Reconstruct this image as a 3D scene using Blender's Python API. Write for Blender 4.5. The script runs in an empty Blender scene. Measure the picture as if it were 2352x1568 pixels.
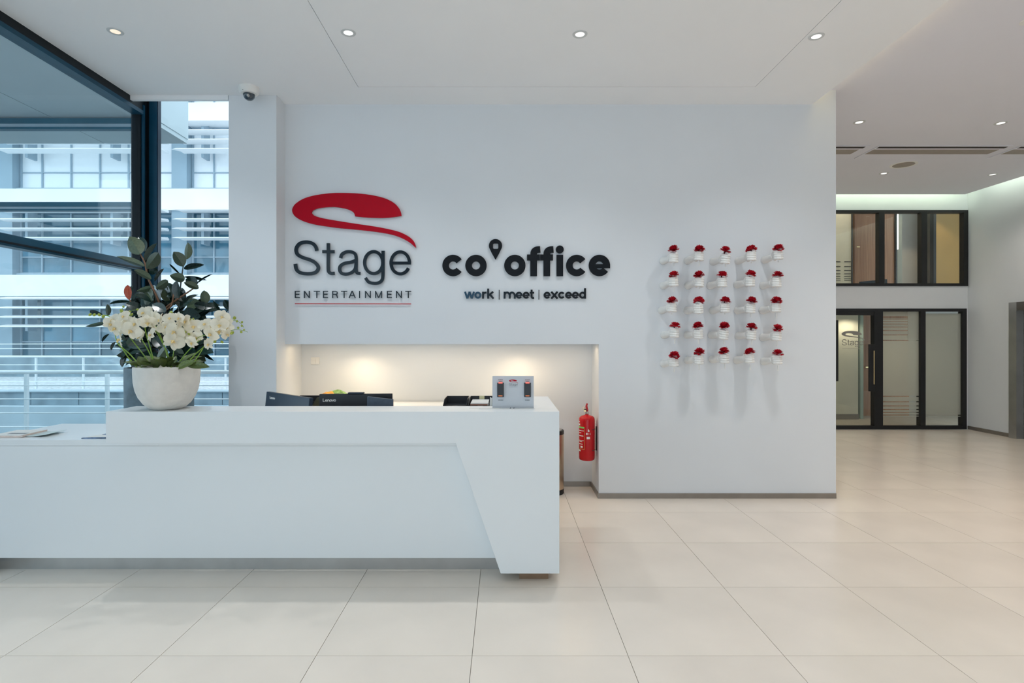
import bpy, bmesh, math, random
from mathutils import Vector, Matrix, Euler
random.seed(7)
R = math.radians
S = bpy.context.scene
COL = S.collection

# ------------------------------------------------------------------ camera, world, exposure
F = 1296.0            # focal length in pixels of the 2352 px wide frame
VX, VY, H = 1158.0, 778.0, 1.55
cam = bpy.data.cameras.new('camera')
camo = bpy.data.objects.new('camera', cam); COL.objects.link(camo)
camo.location = (0, 0, H); camo.rotation_euler = (R(90), 0, 0)
cam.sensor_width = 36; cam.lens = F / 2352 * 36
cam.shift_x = (1176 - VX) / 2352; cam.shift_y = -(784 - VY) / 2352
cam.clip_start = .05; cam.clip_end = 300
S.camera = camo

world = bpy.data.worlds.new('overcast_sky'); S.world = world
world.use_nodes = True
nt = world.node_tree
bg = nt.nodes['Background']
tc = nt.nodes.new('ShaderNodeTexCoord'); sep = nt.nodes.new('ShaderNodeSeparateXYZ')
rmp = nt.nodes.new('ShaderNodeValToRGB')
nt.links.new(tc.outputs['Generated'], sep.inputs[0]); nt.links.new(sep.outputs['Z'], rmp.inputs[0])
rmp.color_ramp.elements[0].position = 0.0; rmp.color_ramp.elements[0].color = (.66, .82, .96, 1)
rmp.color_ramp.elements[1].position = 0.7; rmp.color_ramp.elements[1].color = (.80, .91, 1.0, 1)
nt.links.new(rmp.outputs[0], bg.inputs[0]); bg.inputs[1].default_value = 1.9

S.view_settings.view_transform = 'Standard'; S.view_settings.look = 'None'
S.view_settings.gamma = 1; S.view_settings.use_curve_mapping = False
S.view_settings.exposure = 0.32
S.cycles.use_denoising = True
S.cycles.max_bounces = 10; S.cycles.diffuse_bounces = 6; S.cycles.transparent_max_bounces = 16
S.cycles.sample_clamp_indirect = 6.0

def area(name, loc, rot, sx, sy, power, col=(1, 1, 1), portal=False, spread=180):
    l = bpy.data.lights.new(name, 'AREA'); l.shape = 'RECTANGLE'; l.size = sx; l.size_y = sy
    l.energy = power; l.color = col; l.spread = R(spread)
    if portal: l.cycles.is_portal = True
    o = bpy.data.objects.new(name, l); COL.objects.link(o); o.location = loc; o.rotation_euler = rot
    return o
def spot(name, loc, power, col, angle=110, blend=.8, size=.03, tilt=(0, 0)):
    l = bpy.data.lights.new(name, 'SPOT'); l.energy = power; l.color = col
    l.spot_size = R(angle); l.spot_blend = blend; l.shadow_soft_size = size
    o = bpy.data.objects.new(name, l); COL.objects.link(o); o.location = loc
    o.rotation_euler = (R(tilt[0]), R(tilt[1]), 0)
    return o
area('niche_fill', (-.6, 5.62, 1.494), (0, 0, 0), 2.9, .02, 4.6, (1, .74, .45))  # unseen fill lamp added to warm and brighten the niche
# portals on the glazed openings (they only guide the sampling of the sky)
area('portal_left', (-3.62, -.2, 1.9), (0, R(-90), 0), 3.8, 11.6, 1, portal=True)
area('portal_front', (-.1, -6.05, 1.3), (R(90), 0, 0), 7.0, 2.6, 1, portal=True)
# cove strips hidden above the ceiling edges at the far and right walls
area('cove_far', (5.5, 9.40, 4.12), (R(90), 0, 0), 4.6, .05, 8.5, (.84, 1, .72))
area('cove_right', (7.66, 4.0, 4.12), (0, R(-90), 0), .05, 10.5, 17, (.88, 1, .80))
area('cove_bulkhead', (3.03, 2.2, 3.91), (0, R(180), 0), .03, 6.4, 4, (1, .78, .32))

# ------------------------------------------------------------------ helpers
def P(px, py, Y):
    return Vector(((px - VX) / F * Y, Y, H - (py - VY) / F * Y))
def X_(px, Y): return (px - VX) / F * Y
def Z_(py, Y): return H - (py - VY) / F * Y

MATS = {}
def mat(name, col, rough=.5, metal=0., var=.04, scale=8., bump=0., bscale=60., spec=.5, emit=None, estr=0., coat=0., trans=0., rndv=0.):
    if name in MATS: return MATS[name]
    m = bpy.data.materials.new(name); m.use_nodes = True; MATS[name] = m
    n = m.node_tree.nodes; l = m.node_tree.links; b = n['Principled BSDF']
    t = n.new('ShaderNodeTexCoord'); no = n.new('ShaderNodeTexNoise'); no.inputs['Scale'].default_value = scale
    no.inputs['Detail'].default_value = 4
    l.new(t.outputs['Object'], no.inputs['Vector'])
    cr = n.new('ShaderNodeValToRGB')
    lo = [max(0, c * (1 - var)) for c in col]; hi = [min(1, c * (1 + var)) for c in col]
    cr.color_ramp.elements[0].color = (*lo, 1); cr.color_ramp.elements[1].color = (*hi, 1)
    cr.color_ramp.elements[0].position = .3; cr.color_ramp.elements[1].position = .7
    l.new(no.outputs['Fac'], cr.inputs[0])
    out = cr.outputs[0]
    if rndv:
        oi = n.new('ShaderNodeObjectInfo'); hs = n.new('ShaderNodeHueSaturation')
        mr = n.new('ShaderNodeMapRange'); mr.inputs['To Min'].default_value = 1 - rndv; mr.inputs['To Max'].default_value = 1 + rndv
        l.new(oi.outputs['Random'], mr.inputs['Value']); l.new(mr.outputs[0], hs.inputs['Value']); l.new(out, hs.inputs['Color'])
        out = hs.outputs[0]
    l.new(out, b.inputs['Base Color'])
    b.inputs['Roughness'].default_value = rough; b.inputs['Metallic'].default_value = metal
    b.inputs['Specular IOR Level'].default_value = spec
    b.inputs['Coat Weight'].default_value = coat; b.inputs['Coat Roughness'].default_value = .05
    if bump:
        n2 = n.new('ShaderNodeTexNoise'); n2.inputs['Scale'].default_value = bscale
        bp = n.new('ShaderNodeBump'); bp.inputs['Strength'].default_value = bump; bp.inputs['Distance'].default_value = .01
        l.new(t.outputs['Object'], n2.inputs['Vector']); l.new(n2.outputs['Fac'], bp.inputs['Height']); l.new(bp.outputs[0], b.inputs['Normal'])
    if emit: b.inputs['Emission Color'].default_value = (*emit, 1); b.inputs['Emission Strength'].default_value = estr
    if trans:
        tb = n.new('ShaderNodeBsdfTranslucent'); l.new(out, tb.inputs[0]); mx = n.new('ShaderNodeMixShader'); mx.inputs[0].default_value = trans
        l.new(b.outputs[0], mx.inputs[1]); l.new(tb.outputs[0], mx.inputs[2]); l.new(mx.outputs[0], n['Material Output'].inputs[0])
    return m
def glass(name, tint=(.93, .97, .98), ior=1.45, boost=1.6, frost=0.):
    if name in MATS: return MATS[name]
    m = bpy.data.materials.new(name); m.use_nodes = True; MATS[name] = m
    n = m.node_tree.nodes; l = m.node_tree.links; n.remove(n['Principled BSDF'])
    tr = n.new('ShaderNodeBsdfTransparent'); tr.inputs[0].default_value = (*tint, 1)
    gl = n.new('ShaderNodeBsdfGlossy'); gl.inputs['Roughness'].default_value = .0
    fr = n.new('ShaderNodeFresnel'); ge = n.new('ShaderNodeNewGeometry'); ma = n.new('ShaderNodeMath'); ma.operation = 'MULTIPLY_ADD'
    ma.inputs[1].default_value = 1 / ior - ior; ma.inputs[2].default_value = ior       # same index seen from both sides of the thin pane
    l.new(ge.outputs['Backfacing'], ma.inputs[0]); l.new(ma.outputs[0], fr.inputs[0])
    mu = n.new('ShaderNodeMath'); mu.operation = 'MULTIPLY'; mu.inputs[1].default_value = boost; mu.use_clamp = True
    l.new(fr.outputs[0], mu.inputs[0])
    base = tr.outputs[0]
    if frost:
        df = n.new('ShaderNodeBsdfDiffuse'); df.inputs[0].default_value = (.75, .76, .70, 1)
        tl = n.new('ShaderNodeBsdfTranslucent'); tl.inputs[0].default_value = (.75, .76, .70, 1)
        m1 = n.new('ShaderNodeMixShader'); m1.inputs[0].default_value = .5
        l.new(df.outputs[0], m1.inputs[1]); l.new(tl.outputs[0], m1.inputs[2])
        m2 = n.new('ShaderNodeMixShader'); m2.inputs[0].default_value = frost
        l.new(tr.outputs[0], m2.inputs[1]); l.new(m1.outputs[0], m2.inputs[2]); base = m2.outputs[0]
    mx = n.new('ShaderNodeMixShader'); l.new(mu.outputs[0], mx.inputs[0]); l.new(base, mx.inputs[1]); l.new(gl.outputs[0], mx.inputs[2])
    l.new(mx.outputs[0], n['Material Output'].inputs[0])
    return m
def wood(name, c1, c2, sc=3.):
    m = mat(name, c1, .45, var=.1)
    n = m.node_tree.nodes; l = m.node_tree.links; b = n['Principled BSDF']
    t = n.new('ShaderNodeTexCoord'); mp = n.new('ShaderNodeMapping'); mp.inputs['Scale'].default_value = (sc * 4, sc * 4, sc * .15)
    no = n.new('ShaderNodeTexNoise'); no.inputs['Scale'].default_value = 3; no.inputs['Detail'].default_value = 6
    cr = n.new('ShaderNodeValToRGB'); cr.color_ramp.elements[0].color = (*c1, 1); cr.color_ramp.elements[1].color = (*c2, 1)
    cr.color_ramp.elements[0].position = .35; cr.color_ramp.elements[1].position = .65
    l.new(t.outputs['Object'], mp.inputs[0]); l.new(mp.outputs[0], no.inputs['Vector']); l.new(no.outputs['Fac'], cr.inputs[0]); l.new(cr.outputs[0], b.inputs['Base Color'])
    return m

M = dict(
    wall=mat('wall_paint', (.73, .757, .785), .6, var=.012, scale=1.5, bump=.02, bscale=220),
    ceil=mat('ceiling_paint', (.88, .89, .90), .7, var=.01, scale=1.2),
    ceil2=mat('ceiling_paint_dimmed', (.77, .775, .84), .7, var=.01, scale=1.2),  # ceiling white with the hall's dimmer light put into the colour
    ring=mat('downlight_ring', (.60, .62, .62), .4, var=.03),
    outw=mat('exterior_render', (.86, .88, .90), .8, var=.03, scale=.8),
    col=mat('exterior_concrete_column', (.30, .40, .47), .8, var=.05, scale=1.),
    tile=mat('limestone_tile', (.78, .705, .62), .22, var=.05, scale=1.6, bump=.008, bscale=30, rndv=.012),
    grout=mat('floor_grout', (.36, .33, .29), .8),
    skirt=mat('skirting_metal', (.30, .27, .24), .35, metal=.6, var=.06),
    desk=mat('white_solid_surface', (.82, .845, .855), .28, var=.006, scale=2),
    steel=mat('brushed_steel', (.48, .48, .47), .32, metal=.9, var=.08, scale=5),
    darksteel=mat('dark_lift_steel', (.20, .185, .17), .35, metal=.9, var=.1, scale=4),
    frame=mat('blue_black_frame', (.006, .055, .10), .3, var=.1, spec=.3),
    framed=mat('black_frame_rubber', (.006, .009, .012), .4, var=.1, spec=.2),
    black=mat('black_powder_coat', (.008, .008, .009), .45, var=.15),
    plastic=mat('black_plastic', (.012, .014, .018), .38, var=.15),
    bluepl=mat('blue_black_plastic', (.018, .035, .06), .35, var=.12),
    white=mat('white_plastic', (.82, .81, .78), .4, var=.02),
    plaster=mat('white_plaster_hand', (.80, .79, .76), .55, var=.03, scale=20, bump=.03, bscale=150),
    red=mat('red_gloss_acrylic', (.46, .002, .016), .20, var=.03, spec=.15),
    ext=mat('red_extinguisher_paint', (.50, .006, .010), .22, var=.05, spec=.35),
    ink=mat('dark_gloss_acrylic', (.008, .016, .024), .12, var=.1, spec=.3),
    bold=mat('dark_satin_acrylic', (.007, .009, .012), .22, var=.1, spec=.2),
    blueink=mat('blue_gloss_acrylic', (.015, .06, .11), .10, var=.1, spec=.5),
    petal=mat('red_petal', (.54, .006, .022), .55, var=.35, scale=60, trans=.15),
    petald=mat('dark_red_heart', (.07, .004, .010), .7, var=.3),
    orchid=mat('white_orchid_petal', (.88, .83, .70), .55, var=.05, scale=30, trans=.35),
    lip=mat('yellow_orchid_lip', (.84, .62, .26), .5, var=.2, scale=80),
    stem=mat('green_stem', (.20, .34, .03), .4, var=.2, scale=20),
    bud=mat('green_bud', (.32, .38, .05), .45, var=.2, scale=40),
    oleaf=mat('olive_green_leaf', (.10, .14, .035), .4, var=.35, scale=14, rndv=.3),
    rleaf=mat('rubber_leaf', (.014, .034, .026), .20, var=.3, scale=14, rndv=.4, spec=.6),
    rleaf2=mat('rubber_leaf_pale_back', (.060, .085, .045), .38, var=.2, scale=14, rndv=.3),
    rred=mat('young_red_leaf', (.38, .07, .03), .35, var=.4, scale=25),
    twig=mat('brown_twig', (.20, .10, .055), .6, var=.25, scale=30),
    pot=mat('rough_white_pot', (.72, .69, .64), .75, var=.05, scale=18, bump=.25, bscale=45),
    pot2=mat('grey_concrete_pot', (.11, .16, .19), .6, var=.3, scale=9, bump=.1, bscale=30),
    soil=mat('dark_soil', (.03, .022, .015), .95, var=.3, scale=40, bump=.5),
    conc=mat('weathered_concrete', (.22, .30, .35), .9, var=.32, scale=1.6, bump=.1, bscale=12),
    concl=mat('pale_concrete', (.42, .52, .58), .9, var=.10, scale=1.2, bump=.06, bscale=12),
    gravel=mat('pale_gravel', (.62, .65, .67), .95, var=.35, scale=14, bump=.6, bscale=20),
    asph=mat('grey_paving', (.28, .31, .33), .9, var=.12, scale=3),
    rail=mat('pale_galvanised_rail', (.80, .84, .86), .35, metal=.25, var=.04),
    soff=mat('grey_soffit_panel', (.50, .58, .61), .7, var=.04, scale=1.),
    louv=mat('white_louvre', (.90, .91, .92), .5, var=.02),
    mull=mat('grey_blue_mullion', (.34, .43, .50), .5, var=.05),
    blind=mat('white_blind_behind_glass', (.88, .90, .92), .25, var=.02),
    dglass=mat('blue_dark_glazing', (.045, .15, .22), .10, var=.6, scale=.55, spec=.8, rndv=.35),
    amber=mat('ochre_wall', (.36, .225, .08), .6, var=.06, scale=2),
    greyw=mat('warm_grey_wall', (.48, .44, .39), .7, var=.03),
    carpet=mat('office_floor', (.42, .36, .29), .6, var=.05),
    paper=mat('white_paper', (.82, .81, .78), .6, var=.02),
    pink=mat('salmon_paper', (.78, .64, .57), .6, var=.1, scale=30),
    bluep=mat('blue_printed_paper', (.14, .22, .36), .5, var=.5, scale=25),
    mint=mat('mint_print', (.60, .70, .69), .5, var=.1, scale=20),
    note=mat('yellow_sticky_note', (.75, .70, .42), .6, var=.03),
    brown=mat('brown_folder', (.30, .12, .07), .5, var=.1),
    green=mat('green_film', (.17, .30, .09), .6, var=.25, scale=25),
    orange=mat('orange_film', (.75, .33, .04), .35, var=.25, scale=25),
    glabel=mat('green_label', (.20, .55, .14), .4, var=.03),
    acryl=mat('pale_grey_acrylic', (.58, .60, .63), .2, var=.02),
    foot=mat('brown_steel_foot', (.30, .20, .13), .35, metal=.6, var=.1),
    bintan=mat('bronze_steel', (.55, .42, .30), .28, metal=.85, var=.08),
    brass=mat('brass', (.75, .58, .30), .25, metal=.9, var=.05),
    grille=mat('grey_grille', (.34, .30, .26), .6, var=.05),
    dark=mat('dark_slot', (.03, .025, .02), .8, var=.1),
    decal=mat('grey_glass_decal', (.30, .29, .26), .6, var=.05),
    greyink=mat('grey_ink', (.20, .21, .22), .5, var=.05),
    lamp=mat('lamp_glow', (1, 1, 1), .4, emit=(1, .98, .95), estr=.85),
    lampw=mat('warm_lamp_glow', (1, .9, .8), .4, emit=(1, .78, .55), estr=.55),
    redled=mat('red_led', (.8, .1, .08), .4, emit=(1, .18, .12), estr=.7),
    orled=mat('orange_led', (.8, .2, .05), .4, emit=(1, .22, .05), estr=.35),
    tube=mat('white_tube_lamp', (1, 1, 1), .4, emit=(1, .97, .9), estr=2.2),
    woodp=wood('oak_panel', (.25, .105, .04), (.34, .165, .075)),
    glass=glass('window_glass', (.945, .98, .985), 1.45, .7),
    glassf=glass('office_glass', (.94, .96, .93), 1.45, 1.0),
    film=glass('frosted_film', (.92, .93, .90), 1.3, .5, frost=.6),
)
DOME = glass('dome_glass', (.10, .15, .2), 1.5, 2.5)

class MB:
    def __init__(s): s.v = []; s.f = []
    def add(s, vs, fs):
        o = len(s.v); s.v += [Vector(a) for a in vs]; s.f += [tuple(i + o for i in f) for f in fs]; return s
    def box(s, x0, x1, y0, y1, z0, z1):
        return s.add([(x0, y0, z0), (x1, y0, z0), (x1, y1, z0), (x0, y1, z0), (x0, y0, z1), (x1, y0, z1), (x1, y1, z1), (x0, y1, z1)],
                     [(0, 3, 2, 1), (4, 5, 6, 7), (0, 1, 5, 4), (1, 2, 6, 5), (2, 3, 7, 6), (3, 0, 4, 7)])
    def prism(s, poly, axis, a, b):          # polygon in the two other axes (x,z for 'y'), extruded a..b
        n = len(poly)
        def mk(p, t): return (p[0], t, p[1]) if axis == 'y' else (t, p[0], p[1]) if axis == 'x' else (p[0], p[1], t)
        vs = [mk(p, a) for p in poly] + [mk(p, b) for p in poly]
        fs = [tuple(range(n)), tuple(reversed(range(n, 2 * n)))] + [(i, i + n, (i + 1) % n + n, (i + 1) % n) for i in range(n)]
        return s.add(vs, fs)
    def tube(s, pts, rad, n=8, caps=True):
        pts = [Vector(p) for p in pts]; m = len(pts)
        rad = [rad] * m if isinstance(rad, (int, float)) else rad
        up = None; vs = []
        for i, p in enumerate(pts):
            d = (pts[min(i + 1, m - 1)] - pts[max(i - 1, 0)])
            d = d.normalized() if d.length > 1e-9 else Vector((0, 0, 1))
            if up is None: up = d.orthogonal().normalized()
            up = (up - d * up.dot(d)); up = up.normalized() if up.length > 1e-6 else d.orthogonal().normalized()
            w = d.cross(up)
            for k in range(n):
                a = 2 * math.pi * k / n; vs.append(p + (up * math.cos(a) + w * math.sin(a)) * rad[i])
        fs = [(i * n + k, i * n + (k + 1) % n, (i + 1) * n + (k + 1) % n, (i + 1) * n + k) for i in range(m - 1) for k in range(n)]
        if caps: fs += [tuple(reversed(range(n))), tuple(range((m - 1) * n, m * n))]
        return s.add(vs, fs)
    def lathe(s, prof, c=(0, 0, 0), n=32, axis='z'):
        vs = []; m = len(prof)
        for r, h in prof:
            for k in range(n):
                a = 2 * math.pi * k / n
                vs.append((c[0] + r * math.cos(a), c[1] + r * math.sin(a), c[2] + h))
        fs = [(i * n + k, i * n + (k + 1) % n, (i + 1) * n + (k + 1) % n, (i + 1) * n + k) for i in range(m - 1) for k in range(n)]
        fs += [tuple(reversed(range(n))), tuple(range((m - 1) * n, m * n))]
        return s.add(vs, fs)
    def ball(s, c, r, n=10, m=6):
        r = (r, r, r) if isinstance(r, (int, float)) else r
        vs = [(c[0], c[1], c[2] - r[2])]
        for i in range(1, m):
            t = -math.pi / 2 + math.pi * i / m
            for k in range(n):
                a = 2 * math.pi * k / n; vs.append((c[0] + r[0] * math.cos(t) * math.cos(a), c[1] + r[1] * math.cos(t) * math.sin(a), c[2] + r[2] * math.sin(t)))
        vs.append((c[0], c[1], c[2] + r[2])); e = len(vs) - 1
        fs = [(0, 1 + (k + 1) % n, 1 + k) for k in range(n)]
        for i in range(m - 2):
            for k in range(n):
                a = 1 + i * n; fs.append((a + k, a + (k + 1) % n, a + n + (k + 1) % n, a + n + k))
        a = 1 + (m - 2) * n; fs += [(a + k, a + (k + 1) % n, e) for k in range(n)]
        return s.add(vs, fs)
    def xf(s, mtx):
        s.v = [mtx @ v for v in s.v]; return s
    def mesh(s, name, m=None, smooth=False, off=None):
        me = bpy.data.meshes.new(name)
        vs = [v - off for v in s.v] if off is not None else s.v
        me.from_pydata([tuple(v) for v in vs], [], s.f)
        bm = bmesh.new(); bm.from_mesh(me); bmesh.ops.recalc_face_normals(bm, faces=bm.faces); bm.to_mesh(me); bm.free()
        if smooth:
            me.polygons.foreach_set('use_smooth', [True] * len(me.polygons)); me.set_sharp_from_angle(angle=R(42))
        if m: me.materials.append(m)
        return me

def put(name, me, parent=None, loc=None, rot=None, mtx=None):
    o = bpy.data.objects.new(name, me); COL.objects.link(o)
    if parent: o.parent = parent
    if mtx is not None: o.matrix_local = mtx
    if loc is not None: o.location = loc
    if rot is not None: o.rotation_euler = rot
    return o
def tag(o, label=None, cat=None, group=None, kind=None):
    if label: o['label'] = label
    if cat: o['category'] = cat
    if group: o['group'] = group
    if kind: o['kind'] = kind
    return o
def root(name, loc, label, cat, group=None, kind=None, rz=0):
    o = bpy.data.objects.new(name, None); COL.objects.link(o); o.location = loc; o.rotation_euler = (0, 0, rz); o.empty_display_size = .1
    return tag(o, label, cat, group, kind)
def worldloc(o):
    v = Vector(o.location); p = o.parent
    while p: v += Vector(p.location); p = p.parent
    return v
def part(parent, name, mb, m, bevel=0., smooth=False, local=False, label=None, seg=2):
    """mesh given in world coordinates (unless local) as a child; parents are only translated"""
    off = None if local else worldloc(parent)
    o = put(name, mb.mesh(name, m, smooth, off), parent)
    if bevel: b = o.modifiers.new('edge', 'BEVEL'); b.width = bevel; b.segments = seg; b.limit_method = 'ANGLE'
    if label: o['label'] = label
    return o
def solid(name, mb, m, label, cat, kind=None, bevel=0., smooth=False, loc=None, group=None):
    off = Vector(loc) if loc is not None else None
    o = put(name, mb.mesh(name, m, smooth, off), None, loc)
    if bevel: b = o.modifiers.new('edge', 'BEVEL'); b.width = bevel; b.segments = 2; b.limit_method = 'ANGLE'
    return tag(o, label, cat, group, kind)
def copy_tree(o, parent=None, keep=True):
    c = o.copy(); COL.objects.link(c); c.parent = parent
    for ch in o.children: copy_tree(ch, c)
    return c
def catmull(pts, n=8, closed=False):
    pts = [Vector(p) for p in pts]; out = []; m = len(pts)
    rng = range(m) if closed else range(m - 1)
    for i in rng:
        p0 = pts[(i - 1) % m] if closed else pts[max(i - 1, 0)]; p1 = pts[i]; p2 = pts[(i + 1) % m]
        p3 = pts[(i + 2) % m] if closed else pts[min(i + 2, m - 1)]
        for k in range(n):
            t = k / n
            out.append(.5 * ((2 * p1) + (p2 - p0) * t + (2 * p0 - 5 * p1 + 4 * p2 - p3) * t * t + (3 * p1 - p0 - 3 * p2 + p3) * t ** 3))
    if not closed: out.append(pts[-1])
    return out
def ellipse(cx, cy, rx, ry, a0=0, a1=360, n=36):
    return [(cx + rx * math.cos(R(a0 + (a1 - a0) * i / n)), cy - ry * math.sin(R(a0 + (a1 - a0) * i / n))) for i in range(n + 1)]

# ------------------------------------------------------------------ the room
ZC, ZU, YW, YN, XR = 3.83, 3.97, 5.49, 5.935, 3.228
XG = -3.55
floor = root('floor', (0, 0, 0), 'pale cream stone floor laid in large square tiles', 'floor', kind='structure')
part(floor, 'screed', MB().box(-3.62, 8.1, -6, 9.72, -.12, -.009), M['grout'])
T = .7633; tx0, ty0 = -.157, 3.524
tm = MB().box(-T / 2 + .0015, T / 2 - .0015, -T / 2 + .0015, T / 2 - .0015, -.009, 0).mesh('floor_tile', M['tile'])
for i in range(-5, 11):
    for j in range(-5, 8):
        xa, ya = tx0 + i * T, ty0 + j * T
        if xa > -2.6 and xa + T < 3.2 and ya > 6.0: continue
        cx, cy = xa + T / 2, ya + T / 2
        xl, xh = max(xa, -3.6), min(xa + T, 8.05)
        yl, yh = ya, min(ya + T, 9.7)
        if xh - xl < .05 or yh - yl < .05: continue
        if xl == xa and xh == xa + T and yh == ya + T: put('floor_tile', tm, floor, (cx, cy, 0))
        else: part(floor, 'floor_tile', MB().box(xl + .0012, xh - .0012, yl + .0012, yh - .0012, -.009, 0), M['tile'])
part(floor, 'entrance_slab', MB().box(-3.6, 8.05, -6, ty0 - 5 * T - .003, -.009, 0), M['tile'])

wb = MB()
wb.box(-2.131, XR, YW, 6.3, 1.499, ZC + .3)
wb.box(.921, XR, YW, 6.3, 0, 1.499)
wb.box(-2.4, .921, YN, 6.3, 0, 1.499)
solid('wall_back', wb, M['wall'], 'white wall with the lettering signs and a long lit niche below', 'wall', 'structure')
solid('pillar', MB().box(-2.579, -2.131, 5.28, 6.3, 0, ZC), M['wall'], 'white square pillar between the tall window and sign wall', 'pillar', 'structure', bevel=.003)
solid('wall_corridor', MB().box(3.0, XR, 6.3, 9.7, 0, ZC + .3), M['wall'], 'white passage wall running back behind the sign wall', 'wall', 'structure')
ZT = 4.32
wf = MB()
XF1 = X_(2221.5, 9.7); zu0, zu1, zl1 = Z_(657, 9.7), Z_(482.5, 9.7), Z_(708.5, 9.7)
wf.box(3.0, 8.12, 9.7, 9.85, zl1, zu0); wf.box(3.0, 8.12, 9.7, 9.85, zu1, ZT)
wf.box(XF1, 8.12, 9.7, 9.85, zu0, zu1); wf.box(X_(2218.5, 9.7), 8.12, 9.7, 9.85, 0, zl1)
solid('wall_far', wf, M['wall'], 'white far wall around the black framed office windows', 'wall', 'structure')
wr = MB()
wr.box(7.97, 8.12, 8.74, 9.7, 0, ZT); wr.box(7.97, 8.12, 7.5, 8.74, 2.0, ZT); wr.box(7.97, 8.12, -6, 7.5, 0, ZT)
solid('wall_right', wr, M['wall'], 'white right wall running past the steel lift doorway', 'wall', 'structure')

ceil = root('ceiling', (0, 0, ZC), 'white suspended ceiling with recessed downlights above the desk', 'ceiling', kind='structure')
c = MB(); gx0, gx1, gy1 = -1.325, 2.276, 5.112
c.box(-3.62, gx0, -6, 5.32, ZC, ZT); c.box(-2.585, gx0, 5.32, 5.7, ZC, ZT); c.box(gx1, 2.995, -6, 5.7, ZC, ZT); c.box(gx0, gx1, gy1, 5.7, ZC, ZT); c.box(gx0, gx1, -6, gy1, ZC + .02, ZT)
part(ceil, 'ceiling_surround', c, M['ceil'])
part(ceil, 'ceiling_panel', MB().box(gx0 + .005, gx1 - .005, -5.9, gy1 - .005, ZC, ZC + .019), M['ceil'])
part(ceil, 'window_head', MB().box(-3.5, -2.585, 5.28, 5.319, 3.788, ZC - .0005), M['ceil'])
cu = root('ceiling_raised', (5, 3, ZU), 'raised white ceiling over the right hall with cove light edges', 'ceiling', kind='structure')
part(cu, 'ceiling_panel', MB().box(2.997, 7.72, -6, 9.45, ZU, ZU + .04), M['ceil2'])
solid('roof', MB().box(-3.62, 8.12, -6, 5.72, ZT + .001, ZT + .2).box(-2.45, 8.12, 5.72, 9.85, ZT + .001, ZT + .2), M['ceil'], 'concrete slab above the ceiling cove', 'roof', 'structure')

def skirting(name, x0, x1, y0, y1, h, label):
    solid(name, MB().box(x0, x1, y0, y1, 0.0005, h), M['skirt'], label, 'baseboard', 'structure')
skirting('baseboard_back', .91, XR, 5.481, 5.4895, .05, 'brown grey metal skirting below the fist flowers wall')
skirting('baseboard_niche', -2.13, .91, 5.925, 5.9345, .052, 'brown grey metal skirting at the back of niche')
skirting('baseboard_return', .910, .9205, 5.4895, 5.934, .05, 'short metal skirting below the fire extinguisher')
skirting('baseboard_right', 7.958, 7.9695, 8.88, 9.69, .06, 'dark skirting along the right wall beside the lift')

# ------------------------------------------------------------------ room windows
w1 = root('window_1', (XG, 0, 0), 'blue black framed full height glazing along the left side', 'window', kind='structure')
yA = 3.97; zh = 3.733
part(w1, 'window_head', MB().box(XG - .06, XG + .05, -6, 5.46, zh, ZC), M['framed'])
part(w1, 'window_bead', MB().box(XG - .05, XG + .058, -6, 5.46, zh - .012, zh + .024), M['frame'])
part(w1, 'transom', MB().box(XG - .05, XG + .05, -6, 5.46, 2.205, 2.292), M['frame'], bevel=.006)
part(w1, 'transom_bead', MB().box(XG + .0505, XG + .056, -6, 5.46, 2.222, 2.236), M['framed'])
part(w1, 'window_sill', MB().box(XG - .05, XG + .04, -6, 5.46, 0, .08), M['frame'])
for y in (-6, -2.5, 1.2):
    part(w1, 'mullion', MB().box(XG - .05, XG + .05, y, y + .08, 0.08, zh), M['frame'])
for y0, y1 in ((-5.92, -2.5), (-2.42, 1.2), (1.28, 5.46)):
    part(w1, 'pane', MB().box(XG - .006, XG + .006, y0, y1, .08, 2.205), M['glass'])
    part(w1, 'pane', MB().box(XG - .006, XG + .006, y0, y1, 2.292, zh), M['glass'])
part(w1, 'corner_stile', MB().box(XG - .06, XG + .03, 5.46, 5.56, 0, 4.3), M['framed'])
part(w1, 'corner_post', MB().box(XG - .07, X_(345.5, 5.58) - .0005, 5.561, 5.70, 0, 4.3), M['framed'])
part(w1, 'corner_bead', MB().box(XG + .0305, XG + .05, 5.475, 5.50, 0, 3.82), M['frame'])
w2 = root('window_2', (-3, 5.6, 0), 'tall narrow window between the corner post and white pillar', 'window', kind='structure')
part(w2, 'post', MB().box(X_(345.5, 5.58), X_(360, 5.56), 5.56, 5.62, 0, 4.3), M['frame'])
part(w2, 'post_edge', MB().box(X_(360, 5.56) + .0005, X_(361.5, 5.56), 5.568, 5.62, 0, 4.3), mat('navy_frame_edge', (.006, .02, .05), .4))
part(w2, 'pane', MB().box(X_(361.5, 5.56) - .01, -2.57, 5.60, 5.612, 0.06, 4.3), M['glass'])
part(w2, 'window_sill', MB().box(X_(367, 5.62), -2.58, 5.58, 5.66, 0, .06), M['frame'])
solid('front_light_block', MB().box(-3.62, 8.12, -6.15, -5.95, 2.6, ZT).box(3.4, 8.12, -6.15, -5.95, 0, 2.6), M['wall'], 'unseen white wall behind the viewer, shaped to limit front daylight', 'wall', 'structure')  # out-of-view wall, sized to hold back daylight from the front
w3 = root('window_front', (2, -6, 0), 'glazed entrance front behind the viewer', 'window', kind='structure')
for x in (-3.5, -1.2, 1.1, 3.35):
    part(w3, 'mullion', MB().box(x - .04, x + .04, -6.06, -5.98, 0, 2.6), M['frame'])

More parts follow.
